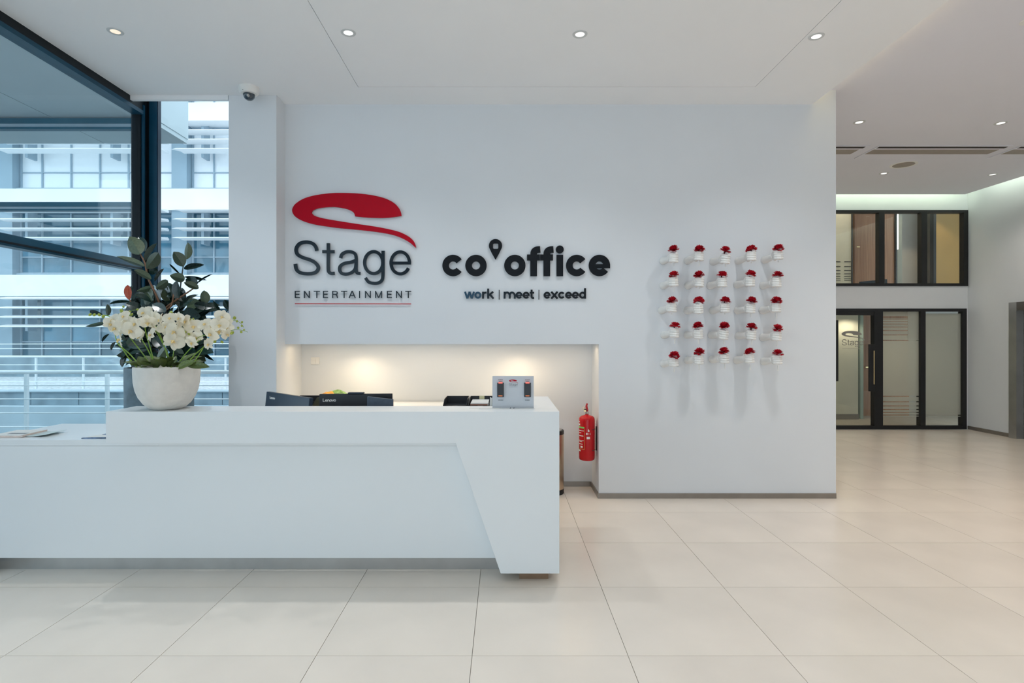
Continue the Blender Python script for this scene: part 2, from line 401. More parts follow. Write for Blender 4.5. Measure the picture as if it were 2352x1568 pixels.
# ------------------------------------------------------------------ far office glazing
YF = 9.7
def bx(x0, y0, x1, y1, Ya, Yb):     # pixel rectangle on the far plane
    return MB().box(X_(x0, YF), X_(x1, YF), Ya, Yb, Z_(y1, YF), Z_(y0, YF))
wu = root('window_3', (6, YF, 2.46), 'black framed upper office window in the far wall', 'window', kind='structure')
for r in ((1860, 482.5, 2221.5, 489), (1860, 650.5, 2221.5, 657)): part(wu, 'rail', bx(*r, YF - .02, YF + .08), M['black'])
for r in ((2017.5, 489, 2030.2, 650.5), (2115, 489, 2128, 650.5), (2212, 489, 2221.5, 650.5)): part(wu, 'mullion', bx(*r, YF - .02, YF + .08), M['black'])
for r in ((1860, 489, 2017.5, 650.5), (2030.2, 489, 2115, 650.5), (2128, 489, 2212, 650.5)): part(wu, 'pane', bx(*r, YF + .03, YF + .038), M['glassf'])
wl = root('door_1', (6, YF, 0), 'black framed glass office door with frosted side panes', 'door', kind='structure')
part(wl, 'rail', bx(1860, 708.5, 2218.5, 715, YF - .02, YF + .08), M['black'])
part(wl, 'rail', MB().box(X_(1860, YF), X_(2218.5, YF), YF - .02, YF + .08, 0, Z_(977.5, YF)), M['black'])
for r in ((2006.5, 715, 2026.5, 977.5), (2112.5, 715, 2124.2, 977.5), (2209, 715, 2218.5, 977.5)): part(wl, 'mullion', bx(*r, YF - .02, YF + .08), M['black'])
part(wl, 'door_head', bx(1860, 715, 2006.5, 723.5, YF - .01, YF + .07), M['black'])
for r in ((1860, 723.5, 2006.5, 977.5), (2026.5, 715, 2112.5, 977.5), (2124.2, 715, 2209, 977.5)): part(wl, 'pane', bx(*r, YF + .03, YF + .038), M['glassf'])
hd = part(wl, 'handle', bx(1993, 790, 2006, 898, YF - .045, YF - .01), M['black'], bevel=.006)
part(hd, 'handle_inlay', bx(2002.5, 805, 2004.8, 882, YF - .0475, YF - .0452), M['brass'])
hd2 = part(wl, 'handle', bx(1909, 735, 1922.5, 875, YF - .045, YF - .01), M['black'], bevel=.006)
def film(x0, y0, x1, y1): part(wl, 'frosted_film', bx(x0, y0, x1, y1, YF + .0245, YF + .0295), M['film'])
# crop scale 5.059 from (1900,690)
def fy(v): return 690 + v / 5.059
film(2026.5, fy(470), 2112.5, fy(1108))
for a, b in ((127, 180), (208, 214), (220, 240), (248, 268), (277, 302), (312, 342), (353, 392), (404, 455)): film(2026.5, fy(a), 2087, fy(b))
film(2087.5, 715, 2112.5, fy(465))
for a, b in ((1120, 1172), (1184, 1220), (1232, 1262), (1274, 1296), (1308, 1326), (1338, 1350)): film(2026.5, fy(a), 2112.5, fy(b))
film(2124.2, fy(150), 2209, fy(1328))
film(2124.2, fy(1342), 2209, fy(1352))

# offices behind
of = root('office_interior', (6, 11, 0), 'office rooms seen through the far glazing', 'room', kind='structure')
YB = 12.3
b = MB(); b.box(3, 10.2, 9.86, YB, -.1, -.002); part(of, 'floor', b, M['carpet'])
part(of, 'slab', MB().box(3, 10.2, 9.86, YB, 2.10, 2.42), M['ceil'])
part(of, 'ceiling', MB().box(3, 10.2, 9.86, YB, 4.7, 4.8), M['ceil'])
part(of, 'side_wall', MB().box(10.0, 10.2, 9.86, YB, -.1, 4.7), M['greyw'])
part(of, 'side_wall', MB().box(2.8, 3.0, 9.86, YB, -.1, 4.7), M['greyw'])
def obk(x0, y0, x1, y1, Y, th=.06): return MB().box(X_(x0, Y), X_(x1, Y), Y, Y + th, Z_(y1, Y), Z_(y0, Y))
part(of, 'back_wall', MB().box(2.8, 10.2, YB, YB + .1, -.1, 4.7), M['greyw'])
# ground floor: white partition with skirting, glass edge, oak door
part(of, 'partition', MB().box(X_(1840, 10.9), X_(1971, 10.9), 10.9, 11.0, 0, 2.1), mat('beige_partition', (.62, .58, .47), .6, var=.02))
part(of, 'skirting', MB().box(X_(1840, 10.9), X_(1971, 10.9), 10.88, 10.9, 0, .10), M['skirt'])
part(of, 'glass_edge', MB().box(X_(1972.5, 11), X_(1979.5, 11), 10.95, 11.05, 0, 2.1), mat('green_glass_edge', (.35, .42, .36), .3))
d = part(of, 'oak_door', MB().box(X_(1979, 11.4), X_(2088, 11.4), 11.4, 11.46, 0, 2.1), M['woodp'])
part(d, 'handle', MB().box(X_(1984, 11.4), X_(1996, 11.4), 11.34, 11.36, Z_(844, 11.4), Z_(841.5, 11.4)), M['brass'])
# upper floor
part(of, 'partition', MB().box(X_(1840, 10.9), X_(1955, 10.9), 10.9, 11.0, 2.42, 4.69), mat('cream_partition', (.72, .66, .53), .6, var=.02))
for a, b_ in ((600, 602), (611, 613), (620, 622), (628, 629.5), (633.5, 635), (639, 640), (643, 644.2)):
    part(of, 'film_stripe', MB().box(X_(1920, 10.9), X_(1930, 10.9), 10.895, 10.899, Z_(b_, 10.9), Z_(a, 10.9)), M['dark'])
    part(of, 'film_stripe', MB().box(X_(1939, 10.9), X_(1954, 10.9), 10.895, 10.899, Z_(b_, 10.9), Z_(a, 10.9)), M['dark'])
part(of, 'glass_edge', MB().box(X_(1955.2, 10.9), X_(1957, 10.9), 10.88, 11.0, 2.42, 4.69), M['black'])
d = part(of, 'oak_door', MB().box(X_(1963, 11.4), X_(2054, 11.4), 11.4, 11.46, 2.42, 4.69), M['woodp'])
part(d, 'handle', MB().box(X_(1963, 11.4), X_(1970, 11.4), 11.33, 11.35, Z_(569, 11.4), Z_(567, 11.4)), M['brass'])
part(of, 'door_post', MB().box(X_(2054.5, 11.4), X_(2057.5, 11.4), 11.36, 11.46, 2.42, 4.69), M['black'])
part(of, 'strip_lamp', MB().box(X_(2058, 11.4), X_(2060.3, 11.4), 11.36, 11.38, Z_(573, 11.4), Z_(489, 11.4)), M['tube'])
part(of, 'door_post', MB().box(X_(2061, 11.4), X_(2072, 11.4), 11.4, 11.44, 2.42, 4.69), mat('grey_green_post', (.25, .24, .19), .5))
part(of, 'door_post', MB().box(X_(2141, 11.6), X_(2147, 11.6), 11.56, 11.66, 2.42, 4.69), M['black'])
am = part(of, 'ochre_wall', MB().box(X_(2147, 11.7), X_(2300, 11.7), 11.7, 11.76, 2.42, 4.69), M['amber'])
part(am, 'handle', MB().box(X_(2147.5, 11.6), X_(2152, 11.6), 11.62, 11.64, Z_(592, 11.6), Z_(590, 11.6)), M['brass'])
spot('office_lamp', (6.6, 10.6, 2.02), 15, (1, .90, .72), 150, .6)
spot('office_lamp', (4.9, 10.3, 2.02), 20, (1, .90, .72), 150, .6)
spot('office_lamp', (5.0, 10.35, 4.55), 27, (1, .84, .62), 150, .6)
spot('office_lamp', (6.4, 10.7, 4.55), 20, (1, .84, .62), 150, .6)
spot('office_lamp', (8.6, 11.2, 4.55), 27, (1, .80, .50), 100, .3)
om = root('office_monitor', (6.5, 10.4, 2.9), 'dark monitor top showing at the bottom of upper office window', 'monitor')
part(om, 'screen', MB().prism([(X_(1974, 10.4), Z_(647, 10.4)), (X_(2036, 10.4), Z_(641, 10.4)), (X_(2036, 10.4), 2.47), (X_(1974, 10.4), 2.47)], 'y', 10.38, 10.41), M['bluepl'])
part(om, 'stand', MB().box(X_(2003, 10.4) - .02, X_(2003, 10.4) + .02, 10.412, 10.44, 2.425, 2.56), M['plastic'])
part(om, 'base', MB().box(X_(2003, 10.4) - .12, X_(2003, 10.4) + .12, 10.36, 10.52, 2.4205, 2.435), M['plastic'])

# lift doorway in the right wall
ld = root('door_2', (7.97, 8.1, 0), 'brushed steel lift doorway set in the right wall', 'door', kind='structure')
part(ld, 'jamb', MB().box(7.93, 8.1, 8.735, 8.87, 0, 2.12), M['steel'])
part(ld, 'header', MB().box(7.93, 8.1, 7.5, 8.735, 1.99, 2.12), M['darksteel'])
part(ld, 'jamb', MB().box(7.93, 8.1, 7.38, 7.5, 0, 2.12), M['steel'])
part(ld, 'door_leaf', MB().box(8.04, 8.07, 7.5, 8.116, 0, 1.99), M['darksteel'])
part(ld, 'door_leaf', MB().box(8.04, 8.07, 8.12, 8.735, 0, 1.99), M['darksteel'])

# ------------------------------------------------------------------ outside
bl = root('office_building', (0, 21.6, 0), 'white office building across the street with white horizontal louvres', 'building')
YS, RC = 21.6, .45
kx = [(-1), 0, 1, 2]
def ox0(k): return 24 + 402 * k
def ox1(k): return 391 + 402 * k
rows = [(86, 235), (284, 433), (482, 631), (680, 829)]
wallb = MB()
xl, xr = ox0(-1) - 60, ox1(2) + 60
ys = [-120, 86, 235, 284, 433, 482, 631, 680, 829]
for i in range(0, 9, 2):
    y0 = ys[i]; y1 = ys[i + 1] if i + 1 < 9 else 869
    wallb.box(X_(xl, YS), X_(xr, YS), YS, YS + .6, Z_(y1, YS), Z_(y0, YS))
part(bl, 'spandrel_wall', wallb, M['outw'])
cl = MB()
for y0, y1 in rows:
    xs = [xl] + [v for k in kx for v in (ox0(k), ox1(k))] + [xr]
    for a in range(0, len(xs), 2):
        part(bl, 'column', MB().box(X_(xs[a], YS), X_(xs[a + 1], YS), YS + .08, YS + .6, Z_(y1, YS), Z_(y0, YS)), M['col'])
YP = YS + RC
paneM = {}
def facade_window(k, y0, y1, row):
    fr = MB(); fw = 1.6
    xs = [ox0(k) + 4] + [ox0(k) + o for o in (53, 120.6, 188, 255, 322)] + [ox1(k) - 3]
    yt = y1 - 44
    for x in xs: fr.box(X_(x - fw, YS), X_(x + fw, YS), YP - .06, YP + .04, Z_(y1 - 1, YS), Z_(y0, YS))
    for y in (y0 + 1, yt, y1 - 7): fr.box(X_(xs[0], YS), X_(xs[-1], YS), YP - .05, YP + .04, Z_(y + 1.4, YS), Z_(y - 1.4, YS))
    fr.box(X_(ox0(k), YS), X_(ox1(k), YS), YP - .2, YP + .05, Z_(y1, YS), Z_(y1 - 6, YS))
    w = part(bl, 'window', fr, M['mull'])
    for i in range(len(xs) - 1):
        for a, c_ in ((y0, yt), (yt, y1 - 7)):
            key = (round(xs[i + 1] - xs[i], 1), round(c_ - a, 1), row)
            if key not in paneM:
                wx, wz = (xs[i + 1] - xs[i] - 2 * fw) / F * YS, (c_ - a - 2.4) / F * YS
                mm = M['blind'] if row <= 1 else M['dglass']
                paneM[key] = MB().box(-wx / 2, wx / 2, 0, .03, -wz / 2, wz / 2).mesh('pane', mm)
            ctr = Vector((X_((xs[i] + xs[i + 1]) / 2, YS), YP - .01, Z_((a + c_) / 2, YS)))
            put('pane', paneM[key], w, ctr - worldloc(w))
lv = None
for k in kx:
    for ri, (y0, y1) in enumerate(rows):
        facade_window(k, y0, y1, ri)
        for q in range(4):
            x0, x1, yy = ox0(k) - 13, ox1(k) + 2, y0 + 5.5 + 20.9 * q
            if lv is None:
                wx = (x1 - x0) / F * YS
                mb = MB().prism([(-.42, -.045), (.10, -.06), (.12, .0), (.05, .055), (-.42, -.02)], 'x', .25, wx)
                mb.add([(0, -.3, -.03), (.25, -.42, -.045), (.25, .12, 0), (.25, .05, .055), (.25, -.42, -.02)], [(0, 1, 2), (0, 2, 3), (0, 3, 4), (0, 4, 1)])
                lv = mb.mesh('louvre', M['louv'])
            put('louvre', lv, bl, Vector((X_(x0, YS), YS - .25, Z_(yy, YS))) - worldloc(bl))
        for fx in (.12, .65):
            xx = ox0(k) + (ox1(k) - ox0(k)) * fx
            part(bl, 'louvre_bracket', MB().box(X_(xx, YS) - .05, X_(xx, YS) + .05, YS - .15, YS + .3, Z_(y0 + 80, YS), Z_(y0 + 2, YS)), M['mull'])
part(bl, 'plinth', MB().box(X_(xl, YS), X_(xr, YS), YS - .3, YS + .6, .12, .9), M['conc'])

tw = root('retaining_wall', (-8, 15.6, -2), 'stained grey concrete retaining wall beyond the railings', 'wall', kind='structure')
part(tw, 'wall_base', MB().box(-22, 12, 15.2, 15.7, -2, Z_(930, 15.6)), M['concl'])
bw = 110 / F * 15.6
for i in range(22):
    x = X_(180.5, 15.6) + (i - 7) * bw
    part(tw, 'concrete_block', MB().box(x + .008, x + bw - .008, 15.6, 15.9, Z_(930, 15.6), .08), M['conc'], bevel=.01)
part(tw, 'coping', MB().box(-22, 12, 15.55, 15.95, .08, .122), M['concl'])
gv = MB().box(-22, 12, 15.96, 21.28, -.1, .118)
solid('gravel_strip', gv, M['gravel'], 'pale gravel bed in front of the far building', 'gravel', 'stuff')
solid('road', MB().box(-30, 20, 9.3, 15.2, -2.1, -2.0), M['asph'], 'sunken grey driveway between the terrace and the concrete wall', 'road', 'structure')
tr_ = MB(); tr_.box(-30, -3.62, -12, 9.3, -2.1, -.03); tr_.box(-3.62, 3.0, 6.3, 9.3, -2.1, -.03)
solid('terrace', tr_, M['asph'], 'grey paved terrace outside the left glazing', 'terrace', 'structure')

def railing(name, Y, pys, posts, zb, rt, rr, label, x0, x1):
    t = root(name, (0, Y, zb), label, 'railing')
    for i, py in enumerate(pys):
        z = Z_(py, Y)
        part(t, 'rail', MB().tube([(x0, Y, z), (x1, Y, z)], rt if i == 0 else rr, 8), M['rail'], smooth=True)
    for x in posts:
        part(t, 'post', MB().box(x - .022, x + .022, Y + .005, Y + .05, zb, Z_(pys[0], Y)), M['rail'])
Yr = 8.76
railing('railing', Yr, (854, 885, 916, 948, 980), [X_(57.5 + 186 * i, Yr) for i in range(-3, 6)], -.03, .03, .010, 'pale metal terrace railing nearest the glazing', -12, -.5)
Yr2 = 16.2
railing('railing', Yr2, (818.5, 837.5, 857, 876), [X_(81 + 109 * i, Yr2) for i in range(-6, 12)], .118, .03, .011, 'pale metal railing on the far concrete wall', -21, 2)
for py, w in ((789.5, 'upper'), (800, 'lower')):
    solid('overhead_cable', MB().tube([P(-200, py + .8, 19.8), P(700, py - 1, 19.8)], .014, 6), M['rail'], f'thin pale cable strung before the far building, {w} of the two', 'cable', group='cables outside')

cn = root('entrance_canopy', (-6, 6, 4.3), 'grey panelled canopy overhanging the terrace outside', 'canopy')
XCr = (430 - VX) / F * 7.95
part(cn, 'soffit_panel', MB().box(-5.63 + .012, XCr, -6, 7.95, 4.3, 4.36), M['soff'])
part(cn, 'soffit_panel', MB().box(-8.2 + .012, -5.63, -6, 7.95, 4.3, 4.36), M['soff'])
part(cn, 'soffit_panel', MB().box(-11, -8.2, -6, 7.95, 4.3, 4.36), M['soff'])
part(cn, 'fascia', MB().box(XCr - .1, XCr + .01, -6, 7.96, 4.36, 6.2), M['soff'])
part(cn, 'fascia', MB().box(-11, XCr - .1, 7.86, 7.96, 4.36, 6.2), M['soff'])
part(cn, 'core', MB().box(-11, XCr - .1, -6, 7.86, 4.37, 6.15), M['dark'])
sc = root('glazed_screen', (-6, 7.0, 0), 'blue black transoms of glazed entrance screen outside', 'screen')
Yq = 7.0; xq0, xq1 = -9.5, -4.42
for y0, y1, mm in ((272, 284, 'frame'), (284, 291.5, 'mull'), (291.5, 297, 'frame'), (464, 474.5, 'frame'), (474.5, 480, 'mull'), (480, 483.5, 'frame')):
    part(sc, 'transom', MB().box(xq0, xq1, Yq - (.01 if mm == 'frame' else 0), Yq + .06, Z_(y1, Yq), Z_(y0, Yq)), M[mm] if mm == 'mull' else mat('steel_blue_transom', (.008, .10, .16), .4, spec=.2))
part(sc, 'post', MB().box(xq1, xq1 + .05, Yq, Yq + .08, -.03, 4.299), M['frame'])
part(sc, 'post', MB().box(xq0 - .05, xq0, Yq, Yq + .08, -.03, 4.299), M['frame'])
part(sc, 'pane', MB().box(xq0, xq1, Yq + .02, Yq + .026, 0, Z_(297, Yq)), M['glass'])

# ------------------------------------------------------------------ reception desk
YD, YBd = 3.574, 3.72
ZD, ZDb, ZL = 1.0895, .888, .885
dk = root('reception_desk', (-1.5, 3.8, 0), 'long white reception desk with raised counter and slanted end leg', 'desk')
xdl, xdr = X_(243, YD), .350
part(dk, 'folded_front', MB().prism([(xdl, ZDb), (X_(1047, YD), ZDb), (X_(1150, YD), .0637), (xdr, .0637), (xdr, ZD), (xdl, ZD)], 'y', YD, 3.875), M['desk'], bevel=.002)
part(dk, 'end_return', MB().box(-.03, xdr, 3.8755, 4.52, .0637, ZD), M['desk'], bevel=.002)
part(dk, 'front_panel', MB().box(-3.47, -.03, YBd, 3.79, .106, ZL - .041), M['desk'])
part(dk, 'low_counter', MB().box(-3.47, xdl + .25, YBd - .001, 4.43, ZL - .04, ZL), M['desk'], bevel=.002)
part(dk, 'counter_riser', MB().box(xdl + .25, -.3, YBd, 3.85, ZL - .04, ZDb - .0006), M['desk'])
part(dk, 'plinth', MB().box(-3.47, .05, 3.80, 3.86, 0, .106), M['steel'], label='brushed grey metal plinth')
part(dk, 'foot', MB().box(.098, .285, 3.645, 3.9, 0, .0635), M['foot'], label='brown metal foot')
part(dk, 'foot', MB().box(.05, .30, 4.2, 4.4, 0, .0635), M['foot'])
part(dk, 'worktop', MB().box(-2.25, -.031, 3.8755, 5.1, .70, .74), M['desk'])
part(dk, 'side_panel', MB().box(-2.29, -2.25, 3.8755, 4.62, 0, .884), M['desk'])
part(dk, 'low_back_panel', MB().box(-3.47, -2.30, 4.36, 4.42, 0, ZL - .041), M['desk'])

bc = root('back_counter', (-1, 5.7, 0), 'white storage counter along the back of the niche', 'cabinet')
part(bc, 'top', MB().box(-2.12, .05, 5.42, 5.92, .86, .893), M['desk'], bevel=.002)
part(bc, 'body', MB().box(-2.12, .05, 5.46, 5.92, .06, .86), M['desk'])
for i in range(4):
    x = -2.11 + i * .539
    dd = part(bc, 'door', MB().box(x, x + .533, 5.44, 5.459, .07, .85), M['desk'])
    part(dd, 'knob', MB().box(x + .48, x + .50, 5.42, 5.44, .7, .8), M['steel'])

# ------------------------------------------------------------------ ceiling fittings
def downlight(x, y, z, r, label, group, power, col, lit='lamp', light=True, ang=120):
    t = root('downlight', (x, y, z), label, 'downlight', group)
    g = MB()
    n = 28; prof = [(r * .64, .004), (r * .62, -.003), (r * .72, -.004), (r * .98, -.003), (r, 0)]
    vs = [(q * math.cos(2 * math.pi * k / n), q * math.sin(2 * math.pi * k / n), h) for q, h in prof for k in range(n)]
    fs = [(i * n + k, i * n + (k + 1) % n, (i + 1) * n + (k + 1) % n, (i + 1) * n + k) for i in range(len(prof) - 1) for k in range(n)]
    part(t, 'trim_ring', g.add(vs, fs), M['ring'], smooth=True, local=True)
    part(t, 'lamp_lens', MB().lathe([(.0005, -.0015), (r * .62, -.0015), (r * .62, .002), (.0005, .002)], n=24), M[lit], local=True)
    if light: spot('downlight_beam', (x, y, z - .012), power, col, ang, .9, .035)
nm = ('first', 'second', 'third', 'fourth')
for i, (px, py) in enumerate(((265, 72), (800, 75), (1332, 78.5), (1875, 83.5))):
    Yl = (ZC - H) * F / (VY - py)
    downlight(X_(px, Yl), Yl, ZC, .056, f'round recessed downlight over the desk, {nm[i]} from left in the front row', 'downlights in the low ceiling', 50, (.93, .97, 1), 'lampw' if i == 0 else 'lamp')
hall = ((1973.5, 280.5, 'near the sign wall corner'), (2298.5, 282.5, 'near the right frame edge above the hall'), (2030, 398, 'left beside the round speaker'), (2280, 400.5, 'furthest right above the office windows'))
for px, py, w in hall:
    Yl = (ZU - H) * F / (VY - py)
    downlight(X_(px, Yl), Yl, ZU, .062, f'small round downlight in the raised ceiling, {w}', 'downlights in the raised ceiling', 40, (1, .90, .80))
for x, y in ((4.0, 4.3), (5.6, 4.3), (4.0, 1.0), (6.4, 1.0), (5.0, -2)):  # unseen spots, first at the edge lamp, others added to brighten the hall
    spot('hall_fill_beam', (x, y, ZU - .012), 105, (1, .85, .72), 95, .9, .04)
    part(cu, 'added_lamp_disc', MB().lathe([(.001, -.002), (.036, -.002), (.056, -.004), (.058, 0), (.001, 0)], (x, y, ZU), 20), M['white'])  # disc added so the spot has a fitting
for x in (-2.9, -1.16, .57, 2.3):  # unseen spots added to brighten the floor and its bounce onto the ceiling
    for y in (1.0, -1.0, -3.2):
        spot('desk_fill_beam', (x, y, ZC - .012), 95, (.95, .975, 1), 88, .9, .06)
        part(ceil, 'added_lamp_disc', MB().lathe([(.001, -.002), (.036, -.002), (.056, -.004), (.058, 0), (.001, 0)], (x, y, ZC), 20), M['white'])  # matching fitting made up for each added spot
# niche downlights
for px, w in ((834, 'left'), (1192, 'right')):
    xx = X_(px, 5.85)
    downlight(xx, 5.66, 1.4985, .035, f'small warm downlight under the niche top, {w} of the two', 'niche downlights', 9, (1, .77, .50), 'lampw', True, 150)

sp = root('ceiling_speaker', (5.55, 7.84, ZU), 'round grey speaker grille in the raised ceiling', 'speaker')
part(sp, 'rim', MB().lathe([(.135, -.004), (.162, -.006), (.165, 0), (.135, 0)], n=36), M['white'], local=True, smooth=True)
part(sp, 'grille', MB().lathe([(.001, -.007), (.12, -.007), (.136, -.003), (.136, 0), (.001, 0)], n=36), M['grille'], local=True, smooth=True)
for i, (x0, x1, w) in enumerate(((3.3, 4.58, 'beside the sign wall corner'), (4.69, 6.37, 'middle and longest, before the round speaker'), (6.47, 7.6, 'at the right end of the row'))):
    v = root('ceiling_vent', ((x0 + x1) / 2, 7.3, ZU), f'long flat air vent in the raised ceiling, {w}', 'vent', 'ceiling vents')
    part(v, 'frame', MB().box(x0, x1, 7.06, 7.56, ZU - .008, ZU - .0005), M['ceil2'], bevel=.002)
    part(v, 'slot', MB().box(x0 + .02, x1 - .04, 7.085, 7.145, ZU - .0095, ZU - .0085), M['dark'])
    part(v, 'grille', MB().box(x0 + .02, x1 - .06, 7.19, 7.37, ZU - .0105, ZU - .0085), M['grille'])

cc = root('dome_camera', (-2.315, 5.12, ZC), 'white dome security camera hanging from the ceiling by the pillar', 'camera')
part(cc, 'housing', MB().lathe([(.089, 0), (.088, -.022), (.083, -.045), (.072, -.060), (.050, -.064), (.001, -.064)], n=36), M['white'], local=True, smooth=True)
part(cc, 'dome', MB().lathe([(.052, -.0642), (.051, -.075), (.046, -.092), (.034, -.107), (.018, -.116), (.001, -.118)], n=28), mat('dark_dome', (.02, .04, .06), .06, var=.2, coat=1.), local=True, smooth=True)
part(cc, 'lens', MB().ball((.012, -.046, -.09), .014), M['steel'], local=True, smooth=True)
part(cc, 'screw', MB().ball((-.022, -.0735, -.052), .004, 8, 5), M['dark'], local=True)

# ------------------------------------------------------------------ lettering
def ribbon(mb, pts, w, y0, y1, closed=False):
    pts = [Vector((p[0], p[1])) for p in pts]
    cl = [pts[0]]
    for p in pts[1:]:
        if (p - cl[-1]).length > 1e-7: cl.append(p)
    if closed and (cl[0] - cl[-1]).length < 1e-6: cl.pop()
    pts = cl; m = len(pts); L = []; Rr = []
    for i in range(m):
        a = pts[(i - 1) % m] if closed or i else None; c_ = pts[(i + 1) % m] if closed or i < m - 1 else None
        d1 = (pts[i] - a).normalized() if a is not None else None; d2 = (c_ - pts[i]).normalized() if c_ is not None else None
        d1 = d1 if d1 is not None else d2; d2 = d2 if d2 is not None else d1
        n1 = Vector((-d1.y, d1.x)); n2 = Vector((-d2.y, d2.x)); n = (n1 + n2)
        n = n.normalized() if n.length > 1e-6 else n1
        k = 1 / max(.45, n.dot(n1)); L.append(pts[i] + n * w / 2 * k); Rr.append(pts[i] - n * w / 2 * k)
    vs = []
    for i in range(m): vs += [(L[i].x, y0, L[i].y), (Rr[i].x, y0, Rr[i].y), (L[i].x, y1, L[i].y), (Rr[i].x, y1, Rr[i].y)]
    fs = []
    for i in range(m if closed else m - 1):
        a = i * 4; b_ = ((i + 1) % m) * 4
        fs += [(a, a + 1, b_ + 1, b_), (a + 2, b_ + 2, b_ + 3, a + 3), (a, b_, b_ + 2, a + 2), (a + 1, a + 3, b_ + 3, b_ + 1)]
    if not closed: e = (m - 1) * 4; fs += [(0, 2, 3, 1), (e, e + 1, e + 3, e + 2)]
    mb.add(vs, fs)
def filled(name, loops, y0, y1, m):
    """extruded filled outline with holes, from loops of (x,z)"""
    cu = bpy.data.curves.new(name, 'CURVE'); cu.dimensions = '2D'; cu.fill_mode = 'BOTH'; cu.extrude = (y1 - y0) / 2
    for lp in loops:
        s = cu.splines.new('POLY'); s.points.add(len(lp) - 1); s.use_cyclic_u = True
        for q, p in zip(s.points, lp): q.co = (p[0], p[1], 0, 1)
    o = bpy.data.objects.new(name, cu); COL.objects.link(o)
    me = bpy.data.meshes.new_from_object(o.evaluated_get(bpy.context.evaluated_depsgraph_get()))
    bpy.data.objects.remove(o); me.name = name
    me.transform(Matrix.Translation((0, (y0 + y1) / 2, 0)) @ Matrix.Rotation(R(90), 4, 'X'))
    me.materials.clear(); me.materials.append(m)
    return me
SWOOSH = ([(852, 228), (846, 200), (830, 170), (800, 140), (755, 115), (700, 97), (630, 83), (560, 75), (490, 71), (440, 70), (380, 71), (300, 79), (230, 92), (170, 112), (125, 140), (103, 165), (95, 190),
           (102, 215), (122, 238), (155, 258), (200, 275), (250, 288), (320, 300), (420, 313), (560, 326), (680, 340), (780, 358), (850, 381), (905, 411), (935, 436), (953, 453)],
          [(953, 453), (948, 428), (934, 402), (910, 378), (875, 357), (830, 338), (750, 318), (650, 300), (520, 281), (400, 262), (310, 246), (255, 230), (233, 212), (231, 203), (240, 190), (275, 176), (340, 168), (400, 168), (455, 177), (500, 192), (524, 211), (531, 232)],
          [(531, 232), (600, 239), (700, 243), (780, 239), (852, 228)])
def swoosh_pts():
    out = []
    for seg in SWOOSH: out += [tuple(p) for p in catmull(seg, 5)[:-1]]
    return out
STAGE = [  # (list of (points, closed, width))
    [(catmull([(265, 470), (258, 443), (236, 420), (195, 410), (152, 418), (128, 442), (122, 470), (135, 498), (172, 518), (215, 532), (252, 551), (275, 580), (270, 606), (246, 624), (200, 629), (152, 622), (125, 600), (116, 561)], 6), False, 24)],
    [(catmull([(345, 418), (345, 500), (345, 595), (350, 617), (366, 627), (389, 626)], 6), False, 23), ([(303, 476), (388, 476)], False, 21)],
    [(catmull([(429, 521), (440, 494), (470, 478), (505, 478), (530, 492), (538, 520), (538, 560), (538, 604), (546, 624), (567, 627)], 6), False, 22), (catmull([(536, 535), (505, 548), (455, 558), (427, 578), (424, 606), (440, 627), (475, 631), (508, 620), (530, 596), (537, 560)], 6), False, 22)],
    [(ellipse(659, 552, 63, 76), True, 22), (catmull([(724, 470), (724, 560), (723, 640), (715, 674), (692, 692), (658, 695), (624, 686), (602, 657)], 6), False, 22)],
    [(ellipse(843, 554, 64, 76, 0, 332), False, 22), ([(780, 555), (917, 555)], False, 20)],
]
def caps(ch, x, w, y0=747, y1=797):
    c_ = {'E': [[(x + 3, y0), (x + 3, y1)], [(x, y0 + 3), (x + w, y0 + 3)], [(x, (y0 + y1) / 2 - 1), (x + w * .9, (y0 + y1) / 2 - 1)], [(x, y1 - 3), (x + w, y1 - 3)]],
          'N': [[(x + 3, y1), (x + 3, y0)], [(x + 3, y0 + 2), (x + w - 3, y1 - 2)], [(x + w - 3, y0), (x + w - 3, y1)]],
          'T': [[(x, y0 + 3), (x + w, y0 + 3)], [(x + w / 2, y0), (x + w / 2, y1)]],
          'R': [[(x + 3, y0), (x + 3, y1)], [(x + 3, y0 + 3), (x + w * .6, y0 + 3), (x + w * .85, y0 + 7), (x + w * .92, y0 + 14), (x + w * .85, y0 + 22), (x + w * .6, y0 + 26), (x + 3, y0 + 26)], [(x + w * .6, y0 + 26), (x + w * .85, y0 + 33), (x + w * .95, y1)]],
          'A': [[(x, y1), (x + w / 2, y0)], [(x + w / 2, y0), (x + w, y1)], [(x + w * .18, y1 - 17), (x + w * .82, y1 - 17)]],
          'I': [[(x + w / 2, y0), (x + w / 2, y1)]],
          'M': [[(x + 3, y1), (x + 3, y0)], [(x + 3, y0 + 2), (x + w / 2, y1 - 2)], [(x + w / 2, y1 - 2), (x + w - 3, y0 + 2)], [(x + w - 3, y0), (x + w - 3, y1)]]}[ch]
    return [(p, False, 6.2) for p in c_]
ENT = [('E', 112, 34), ('N', 175, 40), ('T', 243, 42), ('E', 307, 34), ('R', 371, 38), ('T', 432, 42), ('A', 487, 44), ('I', 556, 8), ('N', 598, 40), ('M', 668, 48), ('E', 750, 34), ('N', 813, 40), ('T', 877, 41)]
